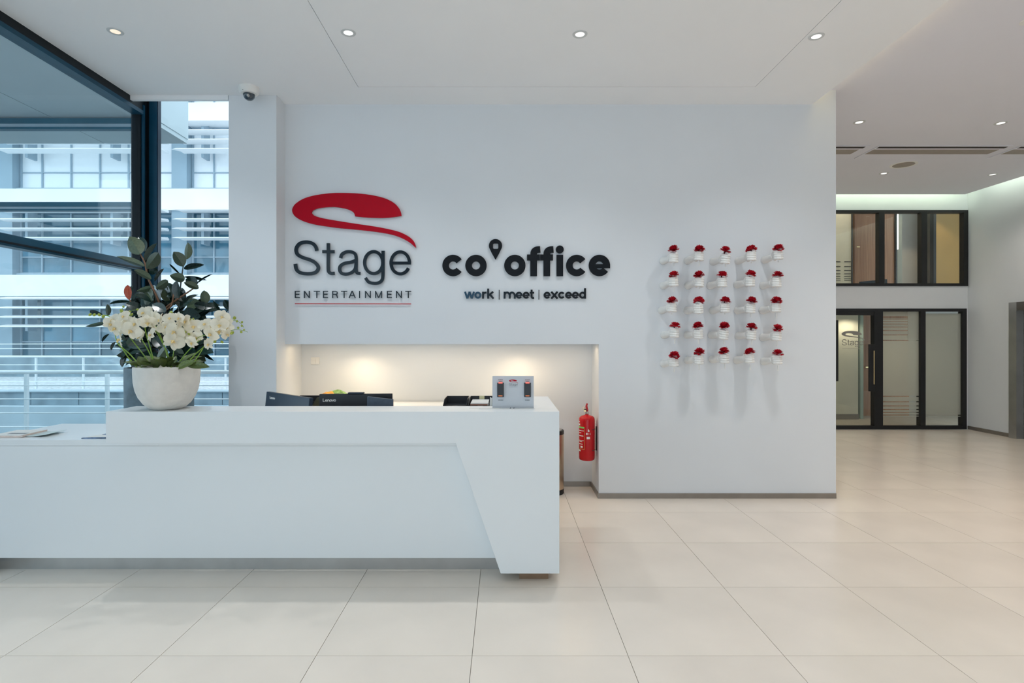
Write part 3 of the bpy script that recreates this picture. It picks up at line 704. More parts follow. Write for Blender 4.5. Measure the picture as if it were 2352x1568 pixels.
def bold(ch, cx, cy, r, w):
    q = r - w / 2
    if ch == 'c': return [(ellipse(cx, cy, q, q, 35, 325), False, w)]
    if ch == 'o': return [(ellipse(cx, cy, q, q), True, w)]
    if ch == 'e': return [(ellipse(cx, cy, q, q, 0, 325), False, w), ([(cx - q, cy + w * .10), (cx + q + w * .5, cy + w * .10)], False, w * .62)]
    if ch == 'd': return [(ellipse(cx, cy, q, q), True, w), ([(cx + q, cy + r), (cx + q, cy - r * 2.0)], False, w)]
    if ch == 'i': return [([(cx, cy - r), (cx, cy + r)], False, w), (ellipse(cx, cy - r * 1.5, w * .3, w * .3), True, w * .6)]
    if ch == 'f': return [(catmull([(cx + r * .62, cy - r * 1.5), (cx + r * .28, cy - r * 1.46), (cx + r * .04, cy - r * 1.28), (cx, cy - r * .9), (cx, cy), (cx, cy + r)], 6), False, w), ([(cx - r * .62, cy - r * .75), (cx + r * .58, cy - r * .75)], False, w * .9)]
    if ch == 'w': return [([(cx - r * 1.3, cy - r), (cx - r * .62, cy + r * .95)], False, w), ([(cx - r * .62, cy + r * .95), (cx, cy - r)], False, w), ([(cx, cy - r), (cx + r * .62, cy + r * .95)], False, w), ([(cx + r * .62, cy + r * .95), (cx + r * 1.3, cy - r)], False, w)]
    if ch == 'r': return [([(cx - r * .5, cy - r), (cx - r * .5, cy + r)], False, w), (catmull([(cx - r * .5, cy), (cx - r * .3, cy - r * .55), (cx + r * .1, cy - r * .72), (cx + r * .5, cy - r * .72)], 5), False, w)]
    if ch == 'k': return [([(cx - r * .7, cy - r * 1.9), (cx - r * .7, cy + r)], False, w), ([(cx - r * .6, cy + r * .1), (cx + r * .75, cy - r)], False, w), ([(cx - r * .25, cy - r * .25), (cx + r * .85, cy + r)], False, w)]
    if ch == 'm': return [([(cx - r * 1.45, cy - r), (cx - r * 1.45, cy + r)], False, w), (catmull([(cx - r * 1.45, cy - r * .1), (cx - r * 1.1, cy - r * .68), (cx - r * .5, cy - r * .72), (cx, cy - r * .1), (cx, cy + r)], 6), False, w), (catmull([(cx, cy - r * .1), (cx + r * .35, cy - r * .68), (cx + r * .95, cy - r * .72), (cx + r * 1.45, cy - r * .1), (cx + r * 1.45, cy + r)], 6), False, w)]
    if ch == 'n': return [([(cx - r * .7, cy - r), (cx - r * .7, cy + r)], False, w), (catmull([(cx - r * .7, cy - r * .1), (cx - r * .3, cy - r * .68), (cx + r * .3, cy - r * .72), (cx + r * .7, cy - r * .1), (cx + r * .7, cy + r)], 6), False, w)]
    if ch == 't': return [(catmull([(cx, cy - r * 1.6), (cx, cy - r * .5), (cx, cy + r * .4), (cx + r * .25, cy + r * .78), (cx + r * .75, cy + r * .76)], 6), False, w), ([(cx - r * .55, cy - r * .7), (cx + r * .75, cy - r * .7)], False, w * .9)]
    if ch == 'x': return [([(cx - r * .9, cy - r), (cx + r * .9, cy + r)], False, w), ([(cx + r * .9, cy - r), (cx - r * .9, cy + r)], False, w)]
    if ch == 'v': return [([(cx - r * .9, cy - r), (cx, cy + r * .9)], False, w), ([(cx, cy + r * .9), (cx + r * .9, cy - r)], False, w)]
    if ch == 'L': return [([(cx - r * .6, cy - r * 1.9), (cx - r * .6, cy + r)], False, w), ([(cx - r * .9, cy + r - w / 2), (cx + r * .9, cy + r - w / 2)], False, w)]
def glyph(mb, strokes, tf, sc, y0, y1):
    for i, (pts, closed, w) in enumerate(strokes):
        ribbon(mb, [tf(p) for p in pts], w * sc, y0 + .0002 * i, y1, closed)
    return mb
YT0, YT1 = 5.462, 5.478
def tfw(p): v = P(640 + p[0] / 3.0154, 420 + p[1] / 3.0154, 5.47); return (v.x, v.z)
SCW = 5.47 / F / 3.0154
sg = root('wall_sign', (-1.6, 5.47, 1.9), 'large lettering sign with red swoosh and thin grey blue capitals below', 'sign')
def into(parent, name, me, label=None):
    me.transform(Matrix.Translation(-worldloc(parent))); o = put(name, me, parent)
    if label: o['label'] = label
    return o
into(sg, 'swoosh', filled('swoosh', [[tfw(p) for p in swoosh_pts()]], YT0, YT1, M['red']), 'glossy red swoosh')
for st in STAGE: part(sg, 'letter', glyph(MB(), st, tfw, SCW, YT0, YT1), M['ink'])
for ch, x, w in ENT: part(sg, 'letter', glyph(MB(), caps(ch, x, w), tfw, SCW, YT0 + .006, YT1), M['ink'])
part(sg, 'underline', glyph(MB(), [([(112, 836), (917, 837.5)], False, 4.6)], tfw, SCW, YT0 + .008, YT1), M['red'], label='thin red underline')
pins = MB()
for p in ((200, 130), (700, 160), (850, 370), (195, 411), (345, 480), (538, 560), (659, 628), (843, 630)):
    v = P(640 + p[0] / 3.0154, 420 + p[1] / 3.0154, 5.47); pins.tube([(v.x, YT1 - .002, v.z), (v.x, 5.4895, v.z)], .003, 6)
part(sg, 'fixing_pins', pins, M['steel'])
s2 = root('wall_sign', (-.2, 5.47, 1.95), 'bold black lettering sign with a map pin and small tagline', 'sign')
for ch, cx in (('c', 1208), ('o', 1367), ('o', 1636), ('f', 1766), ('f', 1857), ('i', 1947), ('c', 2064), ('e', 2221)):
    part(s2, 'letter', glyph(MB(), bold(ch, cx, 572, 74, 46), tfw, SCW, YT0, YT1), M['bold'])
arc = ellipse(1502, 435, 46, 46, 215, -35, 30)
outl = arc + [(1528, 487), (1502, 532), (1476, 487)]
hx = [(1490, 420), (1516, 420), (1521, 425), (1521, 452), (1516, 457), (1490, 457), (1485, 452), (1485, 425)]
into(s2, 'map_pin', filled('map_pin', [[tfw(p) for p in outl], [tfw(p) for p in hx]], YT0, YT1, M['bold']))
for ch, cx, mm in (('w', 1322, 'blueink'), ('o', 1380, 'blueink'), ('r', 1428, 'ink'), ('k', 1468, 'ink'), ('m', 1600, 'ink'), ('e', 1665, 'ink'), ('e', 1714, 'bold'), ('t', 1752, 'bold'),
                   ('e', 1859, 'bold'), ('x', 1910, 'bold'), ('c', 1960, 'bold'), ('e', 2008, 'bold'), ('e', 2056, 'bold'), ('d', 2105, 'bold')):
    part(s2, 'letter', glyph(MB(), bold(ch, cx, 777, 24, 13.5), tfw, SCW, YT0 + .006, YT1), M[mm])
for x in (1527, 1803): part(s2, 'divider', glyph(MB(), [([(x, 740), (x, 808)], False, 5)], tfw, SCW, YT0 + .006, YT1), M['bold'])
pins = MB()
for p in ((1160, 572), (1367, 625), (1636, 625), (1502, 470), (1766, 600), (1857, 600), (2064, 625), (2221, 625), (1322, 790), (1600, 780), (1859, 797)):
    v = P(640 + p[0] / 3.0154, 420 + p[1] / 3.0154, 5.47); pins.tube([(v.x, YT1 - .002, v.z), (v.x, 5.4895, v.z)], .003, 6)
part(s2, 'fixing_pins', pins, M['steel'])
# the same emblem on the office door glass
def tfd(p):
    v = P(1936 + (p[0] - 104) * .0610, 759.5 + (p[1] - 70) * .0585, YF); return (v.x, v.z)
dc = MB(); 
for st in STAGE: glyph(dc, st, tfd, .06 * YF / F, YF + .024, YF + .0292)
glyph(dc, [([(112, 775), (917, 775)], False, 10)], tfd, .06 * YF / F, YF + .026, YF + .0292)
part(wl, 'door_lettering', dc, M['decal'])
o = into(wl, 'door_emblem', filled('door_emblem', [[tfd(p) for p in swoosh_pts()]], YF + .024, YF + .0292, M['decal']))

# ------------------------------------------------------------------ fists with red flowers
def make_hand():
    mb = MB(); ox, oy, oz = .030, 0, .008
    mb.tube([(-.004, 0, -.004), (.004, -.05, -.002), (.016, -.10, .002), (.024, -.135, .006)], [.038, .034, .029, .031], 16)
    mb.ball((ox - .008, -.150, oz), (.022, .045, .043), 16, 10)
    mb.ball((ox + .004, -.135, oz - .012), (.024, .032, .034), 14, 8)
    for i, z in enumerate((.034, .0115, -.011, -.032)):
        l = (.95, 1.05, 1.0, .85)[i]; dz = -.004; z += oz
        mb.tube([(ox - .016, -.165, z + .002), (ox - .018, -.187, z + .002), (ox - .006, -.203, z + dz * .2), (ox + .018, -.211 * (1 + .012 * l), z + dz), (ox + .040, -.205, z + dz), (ox + .050, -.185, z + dz), (ox + .046, -.166, z + dz), (ox + .026, -.160, z + dz)],
                [.0112, .0128, .0122, .0112, .0114, .0106, .0098, .0085], 12)
    mb.tube([(ox - .004, -.120, oz + .022), (ox + .004, -.145, oz + .046), (ox + .014, -.172, oz + .058), (ox + .026, -.200, oz + .052), (ox + .036, -.214, oz + .043)], [.015, .0145, .0128, .0118, .0095], 12)
    me = mb.mesh('hand_raw', None)
    o = put('hand_raw', me)
    r = o.modifiers.new('r', 'REMESH'); r.mode = 'VOXEL'; r.voxel_size = .0022
    s = o.modifiers.new('s', 'SMOOTH'); s.iterations = 3; s.factor = .5
    d = o.modifiers.new('d', 'DECIMATE'); d.ratio = .22
    bpy.context.view_layer.update()
    m2 = bpy.data.meshes.new_from_object(o.evaluated_get(bpy.context.evaluated_depsgraph_get()))
    bpy.data.objects.remove(o); m2.name = 'hand'; m2.polygons.foreach_set('use_smooth', [True] * len(m2.polygons))
    m2.materials.clear(); m2.materials.append(M['plaster'])
    return m2
hand_me = make_hand()
def petal(mb, base, d, up, L, W, curl=.3, notch=True):
    d = Vector(d).normalized(); s = d.cross(Vector(up)).normalized(); n = s.cross(d)
    vs = []
    rowsn = [(0, .16, 0), (.35, .66, .06), (.72, 1.0, .05), (1.0, .85, -.10)]
    for t, w, c_ in rowsn:
        for u in (-1, 0, 1):
            q = Vector(base) + d * L * (t - (0.12 if notch and t == 1 and u == 0 else 0)) + s * u * W * w / 2 + n * (curl * L * (c_ + .10 * abs(u) * t))
            vs.append(q)
    fs = [(i * 3 + k, i * 3 + k + 1, (i + 1) * 3 + k + 1, (i + 1) * 3 + k) for i in range(3) for k in range(2)]
    mb.add(vs, fs)
def make_bloom(seed, n, flat):
    rd = random.Random(seed); mb = MB()
    for i in range(n):
        el = math.asin(min(1, .05 + .95 * (i / n) ** .8)); az = i * 2.39996 + rd.uniform(-.3, .3)
        el = el - .16 if el < .6 else el
        d = Vector((math.cos(el) * math.cos(az), math.cos(el) * math.sin(az), math.sin(el) * flat))
        L = rd.uniform(.042, .052) * (1 - .05 * math.sin(el))
        petal(mb, d.normalized() * .006, d, (rd.uniform(-.3, .3), rd.uniform(-.3, .3), 1.2), L, rd.uniform(.024, .034), rd.uniform(-.4, .6))
    return mb.mesh('bloom', M['petal'], False)
blooms = [make_bloom(3, 64, .9), make_bloom(8, 44, .95), make_bloom(12, 76, 1.0), make_bloom(21, 56, .8)]
calyx = MB().tube([(0, 0, -.028), (0, 0, -.012), (0, 0, .004), (0, 0, .012)], [.004, .009, .013, .006], 10).mesh('calyx', M['petald'], True)
tube_me = {l: MB().tube([(0, 0, 0), (0, 0, -l)], .0062, 10).mesh('stem_tube', M['white'], True) for l in (.052, .040, .014)}
# fist centres in photo pixels: flower centre x,y and stub length per row
fx = [[(1548, 573, 0), (1606, 573, 0), (1667, 575, 0), (1727, 573, 2), (1789, 571, 2)],
      [(1548, 632, 0), (1607, 632, 2), (1660, 632, 0), (1724, 630, 1), (1785, 632, 2)],
      [(1544, 691, 2), (1605, 691, 2), (1666, 691, 2), (1725, 691, 0), (1784, 691, 1)],
      [(1550, 749, 1), (1605, 749, 1), (1663, 749, 1), (1727, 751, 1), (1785, 755, 1)],
      [(1549, 817, 0), (1606, 809, 1), (1665, 807, 1), (1723, 809, 1), (1787, 812, 1)]]
ordn = ('first', 'second', 'third', 'fourth', 'fifth')
hx0 = None
for r_ in range(5):
    for c_ in range(5):
        px, py, tl = fx[r_][c_]
        fl = P(px, py, 5.30)
        hc = Vector((fl.x - .046, YW - .0005, fl.z - .088 + .012))
        lab = f'white fist gripping a red flower, {ordn[c_]} from left in the {("top", "second", "third", "fourth", "bottom")[r_]} row'
        t = root('wall_fist', hc, lab, 'wall sculpture', 'white fists holding red flowers on the wall')
        rd = random.Random(r_ * 7 + c_)
        h_ = put('hand', hand_me, t, rot=(rd.uniform(-.06, .06), rd.uniform(-.12, .05), 0))
        l = (.040, .052, .014)[tl]
        put('stem_tube', tube_me[l if l in tube_me else .04], t, (.046, -.184, -.036))
        b_ = put('bloom', blooms[(r_ * 3 + c_ * 2 + r_ * c_) % 4], t, (.046 + rd.uniform(-.006, .006), -.186, .070), (rd.uniform(-.35, -.1), rd.uniform(-.2, .2), rd.uniform(0, 6)))
        put('calyx', calyx, b_, (0, 0, 0))

# ------------------------------------------------------------------ fire extinguisher, bin, switch
ex = root('fire_extinguisher', (.821, 5.6, .353), 'red fire extinguisher hung on the niche side wall', 'extinguisher')
re = .078
part(ex, 'cylinder', MB().lathe([(re * .86, 0), (re * .96, .006), (re, .02), (re, .40), (re * .95, .418), (re * .75, .432), (re * .4, .441), (.018, .444), (.018, .45)], n=40), M['ext'], local=True, smooth=True)
part(ex, 'valve', MB().lathe([(.013, .449), (.016, .455), (.016, .475), (.011, .48)], n=16), M['steel'], local=True, smooth=True)
part(ex, 'handle', MB().prism([(-.012, .478), (.012, .478), (.012, .50), (.004, .535), (.010, .556), (-.004, .558), (-.014, .53), (-.012, .50)], 'y', -.012, .012), M['ext'], local=True, bevel=.003)
part(ex, 'lever', MB().tube([(0, -.01, .49), (-.016, -.015, .50), (-.028, -.016, .497)], .005, 8), M['dark'], local=True, smooth=True)
ring = [(-.034 + .013 * math.cos(a), -.012, .508 + .013 * math.sin(a)) for a in [i * math.pi / 8 for i in range(17)]]
part(ex, 'safety_pin_ring', MB().tube(ring, .0018, 6), M['brass'], local=True, smooth=True)
part(ex, 'gauge', MB().lathe([(.001, 0), (.010, 0), (.010, .008), (.001, .008)], n=14).xf(Matrix.Translation((-.022, -.02, .487)) @ Matrix.Rotation(R(90), 4, 'X')), M['brass'], local=True)
def patch(a0, a1, z0, z1, n=6, r=re + .0008):
    mb = MB(); vs = []
    for i in range(n + 1):
        a = R(a0 + (a1 - a0) * i / n); vs += [(r * math.sin(a), -r * math.cos(a), z0), (r * math.sin(a), -r * math.cos(a), z1)]
    return mb.add(vs, [(2 * i, 2 * i + 2, 2 * i + 3, 2 * i + 1) for i in range(n)])
part(ex, 'green_label', patch(-88, -27, .318, .334), M['glabel'], local=True)
bd = patch(-27, -25, .115, .318); bd.add(*(lambda q: (q.v, q.f))(patch(-88, -25, .113, .116)))
part(ex, 'label_border', bd, mat('yellow_print', (.6, .45, .12), .5), local=True)
pr = MB()
for a0, a1, z0, z1 in ((-80, -30, .291, .297), (-80, -52, .270, .275), (-80, -34, .240, .247), (-80, -32, .195, .200), (-78, -45, .185, .189), (-78, -40, .16, .166), (-60, -40, .128, .146), (-88, -66, .345, .36), (-88, -70, .375, .383), (-88, -60, .09, .105)):
    q = patch(a0, a1, z0, z1); pr.add(q.v, q.f)
part(ex, 'label_print', pr, M['white'], local=True)
mk = MB()
for q in (patch(-2, 10, .288, .302), patch(0, 5, .302, .312), patch(-14, -4, .258, .276), patch(-10, 14, .215, .238)): mk.add(q.v, q.f)
part(ex, 'certificate_mark', mk, M['white'], local=True)
ce = MB()
for c0, bar in ((5, False), (17, True)):
    pts = [(c0 + 4.2 * math.cos(R(t)), .267 + .0085 * math.sin(R(t))) for t in range(60, 301, 20)]
    for i in range(len(pts) - 1):
        a, b_ = pts[i], pts[i + 1]; vs = []
        for (an, zz), rr in ((a, 1), (b_, 1)):
            for s_ in (1, .72):
                aa = R(c0 + (an - c0) * s_); z2 = .267 + (zz - .267) * s_; vs.append(((re + .001) * math.sin(aa), -(re + .001) * math.cos(aa), z2))
        ce.add(vs, [(0, 1, 3, 2)])
    if bar:
        q = patch(c0 - 3.6, c0 + 1, .266, .2685, 2, re + .001); ce.add(q.v, q.f)
part(ex, 'approval_letters', ce, M['white'], local=True)
br = MB().box(.086, .0985, -.004, .004, .09, .33)
part(ex, 'wall_bracket', br, M['dark'], local=True)
for z in (.10, .305):
    bnd = [((re + .0012) * math.cos(a), (re + .0012) * math.sin(a), z) for a in [R(-60 + i * 10) for i in range(13)]]
    part(ex, 'strap', MB().tube(bnd, .003, 6), M['dark'], local=True)

bn = root('waste_bin', (.452, 5.70, 0), 'round steel waste bin with black rims beside the desk end', 'bin')
rb = .152
part(bn, 'body', MB().lathe([(rb - .004, .045), (rb - .002, .05), (rb - .002, .595), (rb - .004, .60)], n=40), M['bintan'], local=True, smooth=True)
part(bn, 'base_rim', MB().lathe([(rb - .004, 0), (rb, .004), (rb, .048), (rb - .006, .05)], n=40), M['black'], local=True, smooth=True)
part(bn, 'top_rim', MB().lathe([(rb - .006, .594), (rb, .596), (rb, .625), (rb - .004, .632), (rb - .02, .634)], n=40), M['black'], local=True, smooth=True)
part(bn, 'lid', MB().lathe([(rb - .02, .630), (rb - .03, .644), (rb * .5, .65), (.001, .652)], n=40), M['steel'], local=True, smooth=True)

sw = root('light_switch', P(724, 828.5, 5.93), 'pale double light switch on the niche back wall', 'switch')
part(sw, 'plate', MB().box(-.045, .045, -.008, .004, -.038, .038), M['white'], bevel=.003, local=True)
part(sw, 'rocker', MB().box(-.040, .006, -.012, -.0082, -.030, .012), M['white'], bevel=.002, local=True)
part(sw, 'rocker', MB().box(.010, .040, -.012, -.0082, -.030, .030), M['white'], bevel=.002, local=True)
part(sw, 'dial', MB().lathe([(.001, 0), (.013, 0), (.015, .006), (.001, .006)], n=18).xf(Matrix.Translation((-.016, -.0122, -.008)) @ Matrix.Rotation(R(90), 4, 'X')), M['white'], local=True)

# ------------------------------------------------------------------ things on and behind the desk
def panel_monitor(name, a, b, zt, zb, th, label, m, text=None, tilt=0.):
    """screen seen from behind: top edge from a to b (x,y)"""
    a = Vector((*a, 0)); b = Vector((*b, 0)); d = (b - a); L = d.length; ang = math.atan2(d.y, d.x)
    c_ = (a + b) / 2
    t = root(name, (c_.x, c_.y, .7405), label, 'monitor', rz=ang)
    h1, h0 = zt - .7405, zb - .7405
    sl = tilt
    mb = MB().prism([(0, h1), (sl, h0), (sl + th, h0), (th, h1)], 'x', -L / 2, L / 2)
    part(t, 'back_shell', mb, m, bevel=.004, local=True)
    part(t, 'screen', MB().prism([(th + .0006, h1 - .015), (sl + th + .0006, h0 + .015), (sl + th + .0016, h0 + .015), (th + .0016, h1 - .015)], 'x', -L / 2 + .015, L / 2 - .015), M['black'], local=True)
    part(t, 'stand', MB().prism([(-.06, .012), (-.03, .012), (sl * .5 + .0, h0 + .15), (sl * .5 - .02, h0 + .15)], 'x', -.03, .03), M['plastic'], local=True)
    part(t, 'base', MB().box(-.12, .12, -.10, .10, 0, .012), M['plastic'], bevel=.004, local=True)
    return t, L, h1
zt = Z_(905, 4.15)
m1, L1, hh = panel_monitor('desktop_monitor', (X_(733, 4.15), 4.15), (X_(901, 4.19), 4.19), zt, .80, .028, 'black monitor seen from behind, at the middle of the desk', M['plastic'])
tx = MB(); sc1 = 4.15 / F
def tfl(p): return (-L1 / 2 + (p[0] - 733) * sc1, hh - (p[1] - 905) * sc1)
for ch, cx in (('L', 743.5), ('e', 749), ('n', 754.2), ('o', 759.2), ('v', 764), ('o', 768.6)):
    glyph(tx, bold(ch, cx, 919.7, 2.5, 1.25), tfl, sc1, -.0025, -.0005)
part(m1, 'back_lettering', tx, M['white'], local=True, label='white lettering')
a0 = (X_(612, 4.62), 4.62); a1 = (X_(711, 4.11), 4.11)
m2, L2, hh2 = panel_monitor('desktop_monitor', a0, a1, Z_(899, 4.62), .82, .03, 'dark blue angled monitor at the left behind the counter', M['bluepl'], tilt=-.03)
tx2 = MB(); sc2 = .0034
for ch, cx in (('l', 0), ('e', 5.4), ('n', 10.6), ('o', 15.6), ('v', 20.4), ('o', 25)):
    glyph(tx2, bold('L' if ch == 'l' else ch, cx, 0, 2.5, 1.25), lambda p: (-L2 / 2 + .085 + p[0] * sc2 * .9, hh2 - .045 - p[1] * sc2 * .85), sc2 * .85, -.0075, -.0045)
part(m2, 'back_lettering', tx2, M['white'], local=True, label='white lettering')
m3, _, _ = panel_monitor('desktop_monitor', (X_(688, 4.9), 4.9), (X_(760, 4.9), 4.9), Z_(908, 4.9), .86, .02, 'black screen half hidden between the two larger monitors', M['black'])
ds = root('document_holder', (X_(725, 4.3), 4.3, .7405), 'olive grey angled holder between the monitors', 'holder')
part(ds, 'arm', MB().prism([(X_(716, 4.3), 1.02), (X_(738, 4.3), 1.02), (X_(738, 4.3), Z_(910, 4.3)), (X_(730, 4.3), Z_(912, 4.3)), (X_(722, 4.3), Z_(925, 4.3))], 'y', 4.28, 4.30), mat('olive_plastic', (.17, .16, .10), .5))
part(ds, 'base', MB().box(X_(716, 4.3), X_(738, 4.3), 4.24, 4.34, .7405, .76), M['plastic'])
part(ds, 'pole', MB().box(X_(725, 4.3), X_(729, 4.3), 4.285, 4.295, .76, 1.02), M['plastic'])
wc = root('webcam', (X_(817, 4.15), 4.168, zt + .0015), 'small black bar webcam on top of the middle monitor', 'webcam')
part(wc, 'body', MB().box(-.060, .058, -.018, .018, -.006 + .0065, .011), M['bluepl'], bevel=.004, local=True)
tb = root('payment_tablet', (X_(871, 4.02), 4.03, .7405), 'blue grey slab leaning in front of middle monitor', 'tablet')
part(tb, 'body', MB().prism([(X_(842, 4.02), .80), (X_(902, 4.02), .80), (X_(902.5, 4.02), Z_(917, 4.02)), (X_(843, 4.02), Z_(910.5, 4.02))], 'y', 4.02, 4.045), mat('slate_blue_plastic', (.06, .085, .12), .45, var=.15, scale=40), bevel=.003)
part(tb, 'stand', MB().box(X_(860, 4.02), X_(884, 4.02), 4.0, 4.08, .7405, .80), M['plastic'])

# crumpled bag
bg_ = root('plastic_bag', (X_(771, 5.7), 5.68, .8935), 'crumpled green and orange plastic bag behind the middle monitor', 'bag')
def crumple(cx, cz, rx, rz, seed, base=0):
    rd = random.Random(seed); mb = MB().ball((cx, 0, cz), (rx, .06, rz), 12, 8)
    for v in mb.v:
        v += Vector((rd.uniform(-.012, .012), rd.uniform(-.012, .012), rd.uniform(-.010, .010)))
        if v.z < base: v.z = base
    return mb
part(bg_, 'green_film', crumple(.015, .072, .105, .068, 4), M['green'], local=True)
part(bg_, 'orange_film', crumple(-.052, .062, .082, .070, 9).xf(Matrix.Translation((0, -.03, 0))), M['orange'], local=True)
part(bg_, 'white_film', crumple(.075, .045, .06, .045, 11).xf(Matrix.Translation((0, -.04, 0))), M['white'], local=True)

# letter trays
def letter_trays(x0, x1, label):
    Y0, Y1 = 4.22, 4.52
    t = root('letter_tray', ((x0 + x1) / 2, 4.35, .7405), label, 'letter tray', 'black letter trays')
    for k in range(5):
        z = .742 + k * .0725
        mb = MB(); mb.box(x0, x1, Y0, Y1, z, z + .004)
        for xa in (x0, x1 - .004): mb.prism([(Y0, z), (Y0, z + .022), (Y0 + .10, z + .058), (Y1, z + .062), (Y1, z)], 'x', xa, xa + .004)
        mb.box(x0, x1, Y1 - .004, Y1, z, z + .062)
        for xa in (x0, x1 - .07): mb.box(xa, xa + .07, Y0 - .002, Y0 + .003, z, z + .018)
        part(t, 'tray', mb, M['plastic'])
    return t
zl = .742 + 4 * .0725
lt1 = letter_trays(X_(1020, 4.3), X_(1074, 4.3), 'stacked black letter trays, the empty left stack')
lt2 = letter_trays(X_(1077, 4.3), X_(1131, 4.3), 'stacked black letter trays with papers, the right stack beside the board')
pp = root('paper_pile', (X_(1104, 4.35), 4.36, zl + .0045), 'sheets and a brown folder lying in the right letter tray', 'papers')
part(pp, 'sheet', MB().box(X_(1082, 4.3), X_(1122, 4.3), 4.24, 4.50, zl + .0282, zl + .036), M['paper'])
part(pp, 'folder', MB().box(X_(1081, 4.3), X_(1120, 4.3), 4.235, 4.50, zl + .018, zl + .028), M['brown'])
part(pp, 'sheet', MB().box(X_(1082, 4.3), X_(1122, 4.3), 4.24, 4.50, zl + .0045, zl + .0178), M['paper'])
sn = MB().box(X_(1101, 4.5), X_(1112.5, 4.5), 4.512, 4.5155, Z_(918, 4.5), Z_(909.5, 4.5))
solid('sticky_note', sn, M['note'], 'pale yellow sticky note on back of right letter tray', 'note')
vp = root('paper_sheet', (X_(1127, 4.2), 4.19, 1.0), 'white upright papers at right end of letter trays', 'papers')
part(vp, 'sheet', MB().prism([(X_(1123.5, 4.2), .95), (X_(1130.5, 4.2), .95), (X_(1130.5, 4.2), Z_(914, 4.2)), (X_(1125.5, 4.2), Z_(911, 4.2))], 'y', 4.185, 4.195), M['paper'])

# acrylic reader board
yb = 3.76
bd = root('card_reader_board', (X_(1178, yb), yb, ZD), 'clear grey acrylic board with two card readers and small emblem', 'display')
def rb_(x0, y0, x1, y1, ya, yb2): return MB().box(X_(x0, yb), X_(x1, yb), ya, yb2, Z_(y1, yb), Z_(y0, yb))
part(bd, 'board', rb_(1131, 863, 1226, 935.8, yb, yb + .008), M['acryl'], bevel=.002)
part(bd, 'base', MB().box(X_(1131, yb), X_(1226, yb), yb - .012, yb + .075, ZD + .0003, ZD + .006), M['acryl'], bevel=.001)
for x0, w in ((1142, ''), (1203.8, '')):
    rd_ = part(bd, 'card_reader', rb_(x0, 878.5, x0 + 15.2, 911, yb - .022, yb - .0003), M['plastic'], bevel=.002)
    part(rd_, 'status_light', rb_(x0 + 3, 877.4, x0 + 12.2, 879.6, yb - .0235, yb - .005), M['redled'])
    part(rd_, 'orange_print', rb_(x0 + 3, 907.2, x0 + 12, 908.8, yb - .0232, yb - .0222), M['orled'])
    tn = MB()
    rr_ = random.Random(int(x0))
    for yy, ww in ((872, 11), (918.5, 11), (875.6, 7)):
        x = x0 + 7.6 - ww / 2
        while x < x0 + 7.6 + ww / 2:
            l = rr_.uniform(.7, 1.3); q = rb_(x, yy - .8, x + l, yy + .8, yb - .0012, yb - .0003); tn.add(q.v, q.f); x += l + .35
    part(bd, 'caption', tn, M['greyink'])
def tfb(p):
    v = P(1169.3 + (p[0] - 100) * .0242, 871.2 + (p[1] - 70) * .0242, yb); return (v.x, v.z)
em = into(bd, 'emblem', filled('emblem', [[tfb(p) for p in swoosh_pts()]], yb - .0014, yb - .0003, M['red']), 'small red swoosh')
tl_ = MB()
for st in STAGE: glyph(tl_, [(p, c_, w * 1.0) for p, c_, w in st], tfb, .0242 * yb / F, yb - .0012, yb - .0003)
for ch, x, w in ENT: glyph(tl_, caps(ch, x, w), tfb, .0242 * yb / F, yb - .0010, yb - .0003)
part(bd, 'emblem_lettering', tl_, M['greyink'])
solid('paper_sheet', MB().box(X_(1080, 3.84), X_(1146, 3.84), 3.72, 3.86, ZD + .0003, ZD + .0015), M['paper'], 'white sheet lying on counter left of acrylic board', 'papers')
for px, w in ((1172, 'left'), (1180, 'right')):
    v = P(px, 935, 3.72)
    k = root('screw', (v.x, 3.715, ZD + .0003), f'tiny dark blue screw on the counter before the board, {w} one', 'screw', 'loose screws')
    part(k, 'head', MB().lathe([(.001, 0), (.004, 0), (.004, .003), (.001, .003)], n=10), M['bluepl'], local=True)
    part(k, 'shaft', MB().tube([(0, 0, .003), (.002, 0, .009)], .002, 6), M['bluepl'], local=True)
solid('cable', MB().tube([(X_(1100, 3.7), 3.70, ZD + .003), (X_(1150, 3.68), 3.69, ZD + .003), (X_(1200, 3.68), 3.685, ZD + .003), (X_(1228, 3.7), 3.70, ZD + .003)], .0022, 6), M['white'], 'thin pale cable lying on the counter in front of board', 'cable', smooth=True)

# magazines on the low counter
mg = root('magazine', (-3.2, 3.92, ZL), 'open folded salmon edged magazine on the low counter at left', 'magazine')
def sheet_strip(pts, y0, y1, th, sk=0):
    mb = MB(); vs = []
    for x, z in pts: vs += [(x, y0, z), (x + sk, y1, z), (x, y0, z + th), (x + sk, y1, z + th)]
    fs = []
    for i in range(len(pts) - 1):
        a, b_ = i * 4, i * 4 + 4; fs += [(a, a + 1, b_ + 1, b_), (a + 2, b_ + 2, b_ + 3, a + 3), (a, b_, b_ + 2, a + 2), (a + 1, a + 3, b_ + 3, b_ + 1)]
    e = (len(pts) - 1) * 4; fs += [(0, 2, 3, 1), (e, e + 1, e + 3, e + 2)]
    return mb.add(vs, fs)
x52 = X_(52, 3.80)
part(mg, 'page_block', sheet_strip([(-3.46, ZL + .0005), (x52 - .02, ZL + .0005), (x52, ZL + .004)], 3.80, 4.03, .013, -.02), M['pink'])
part(mg, 'cover', sheet_strip([(-3.46, ZL + .0136), (x52 - .02, ZL + .0136), (x52, ZL + .0172)], 3.798, 4.035, .0012, -.02), M['paper'])
part(mg, 'loose_page', sheet_strip([(x52 + .002, ZL + .006), (x52 + .03, ZL + .003), (x52 + .07, ZL + .006), (x52 + .14, ZL + .016)], 3.82, 4.03, .0012, -.02), M['mint'])
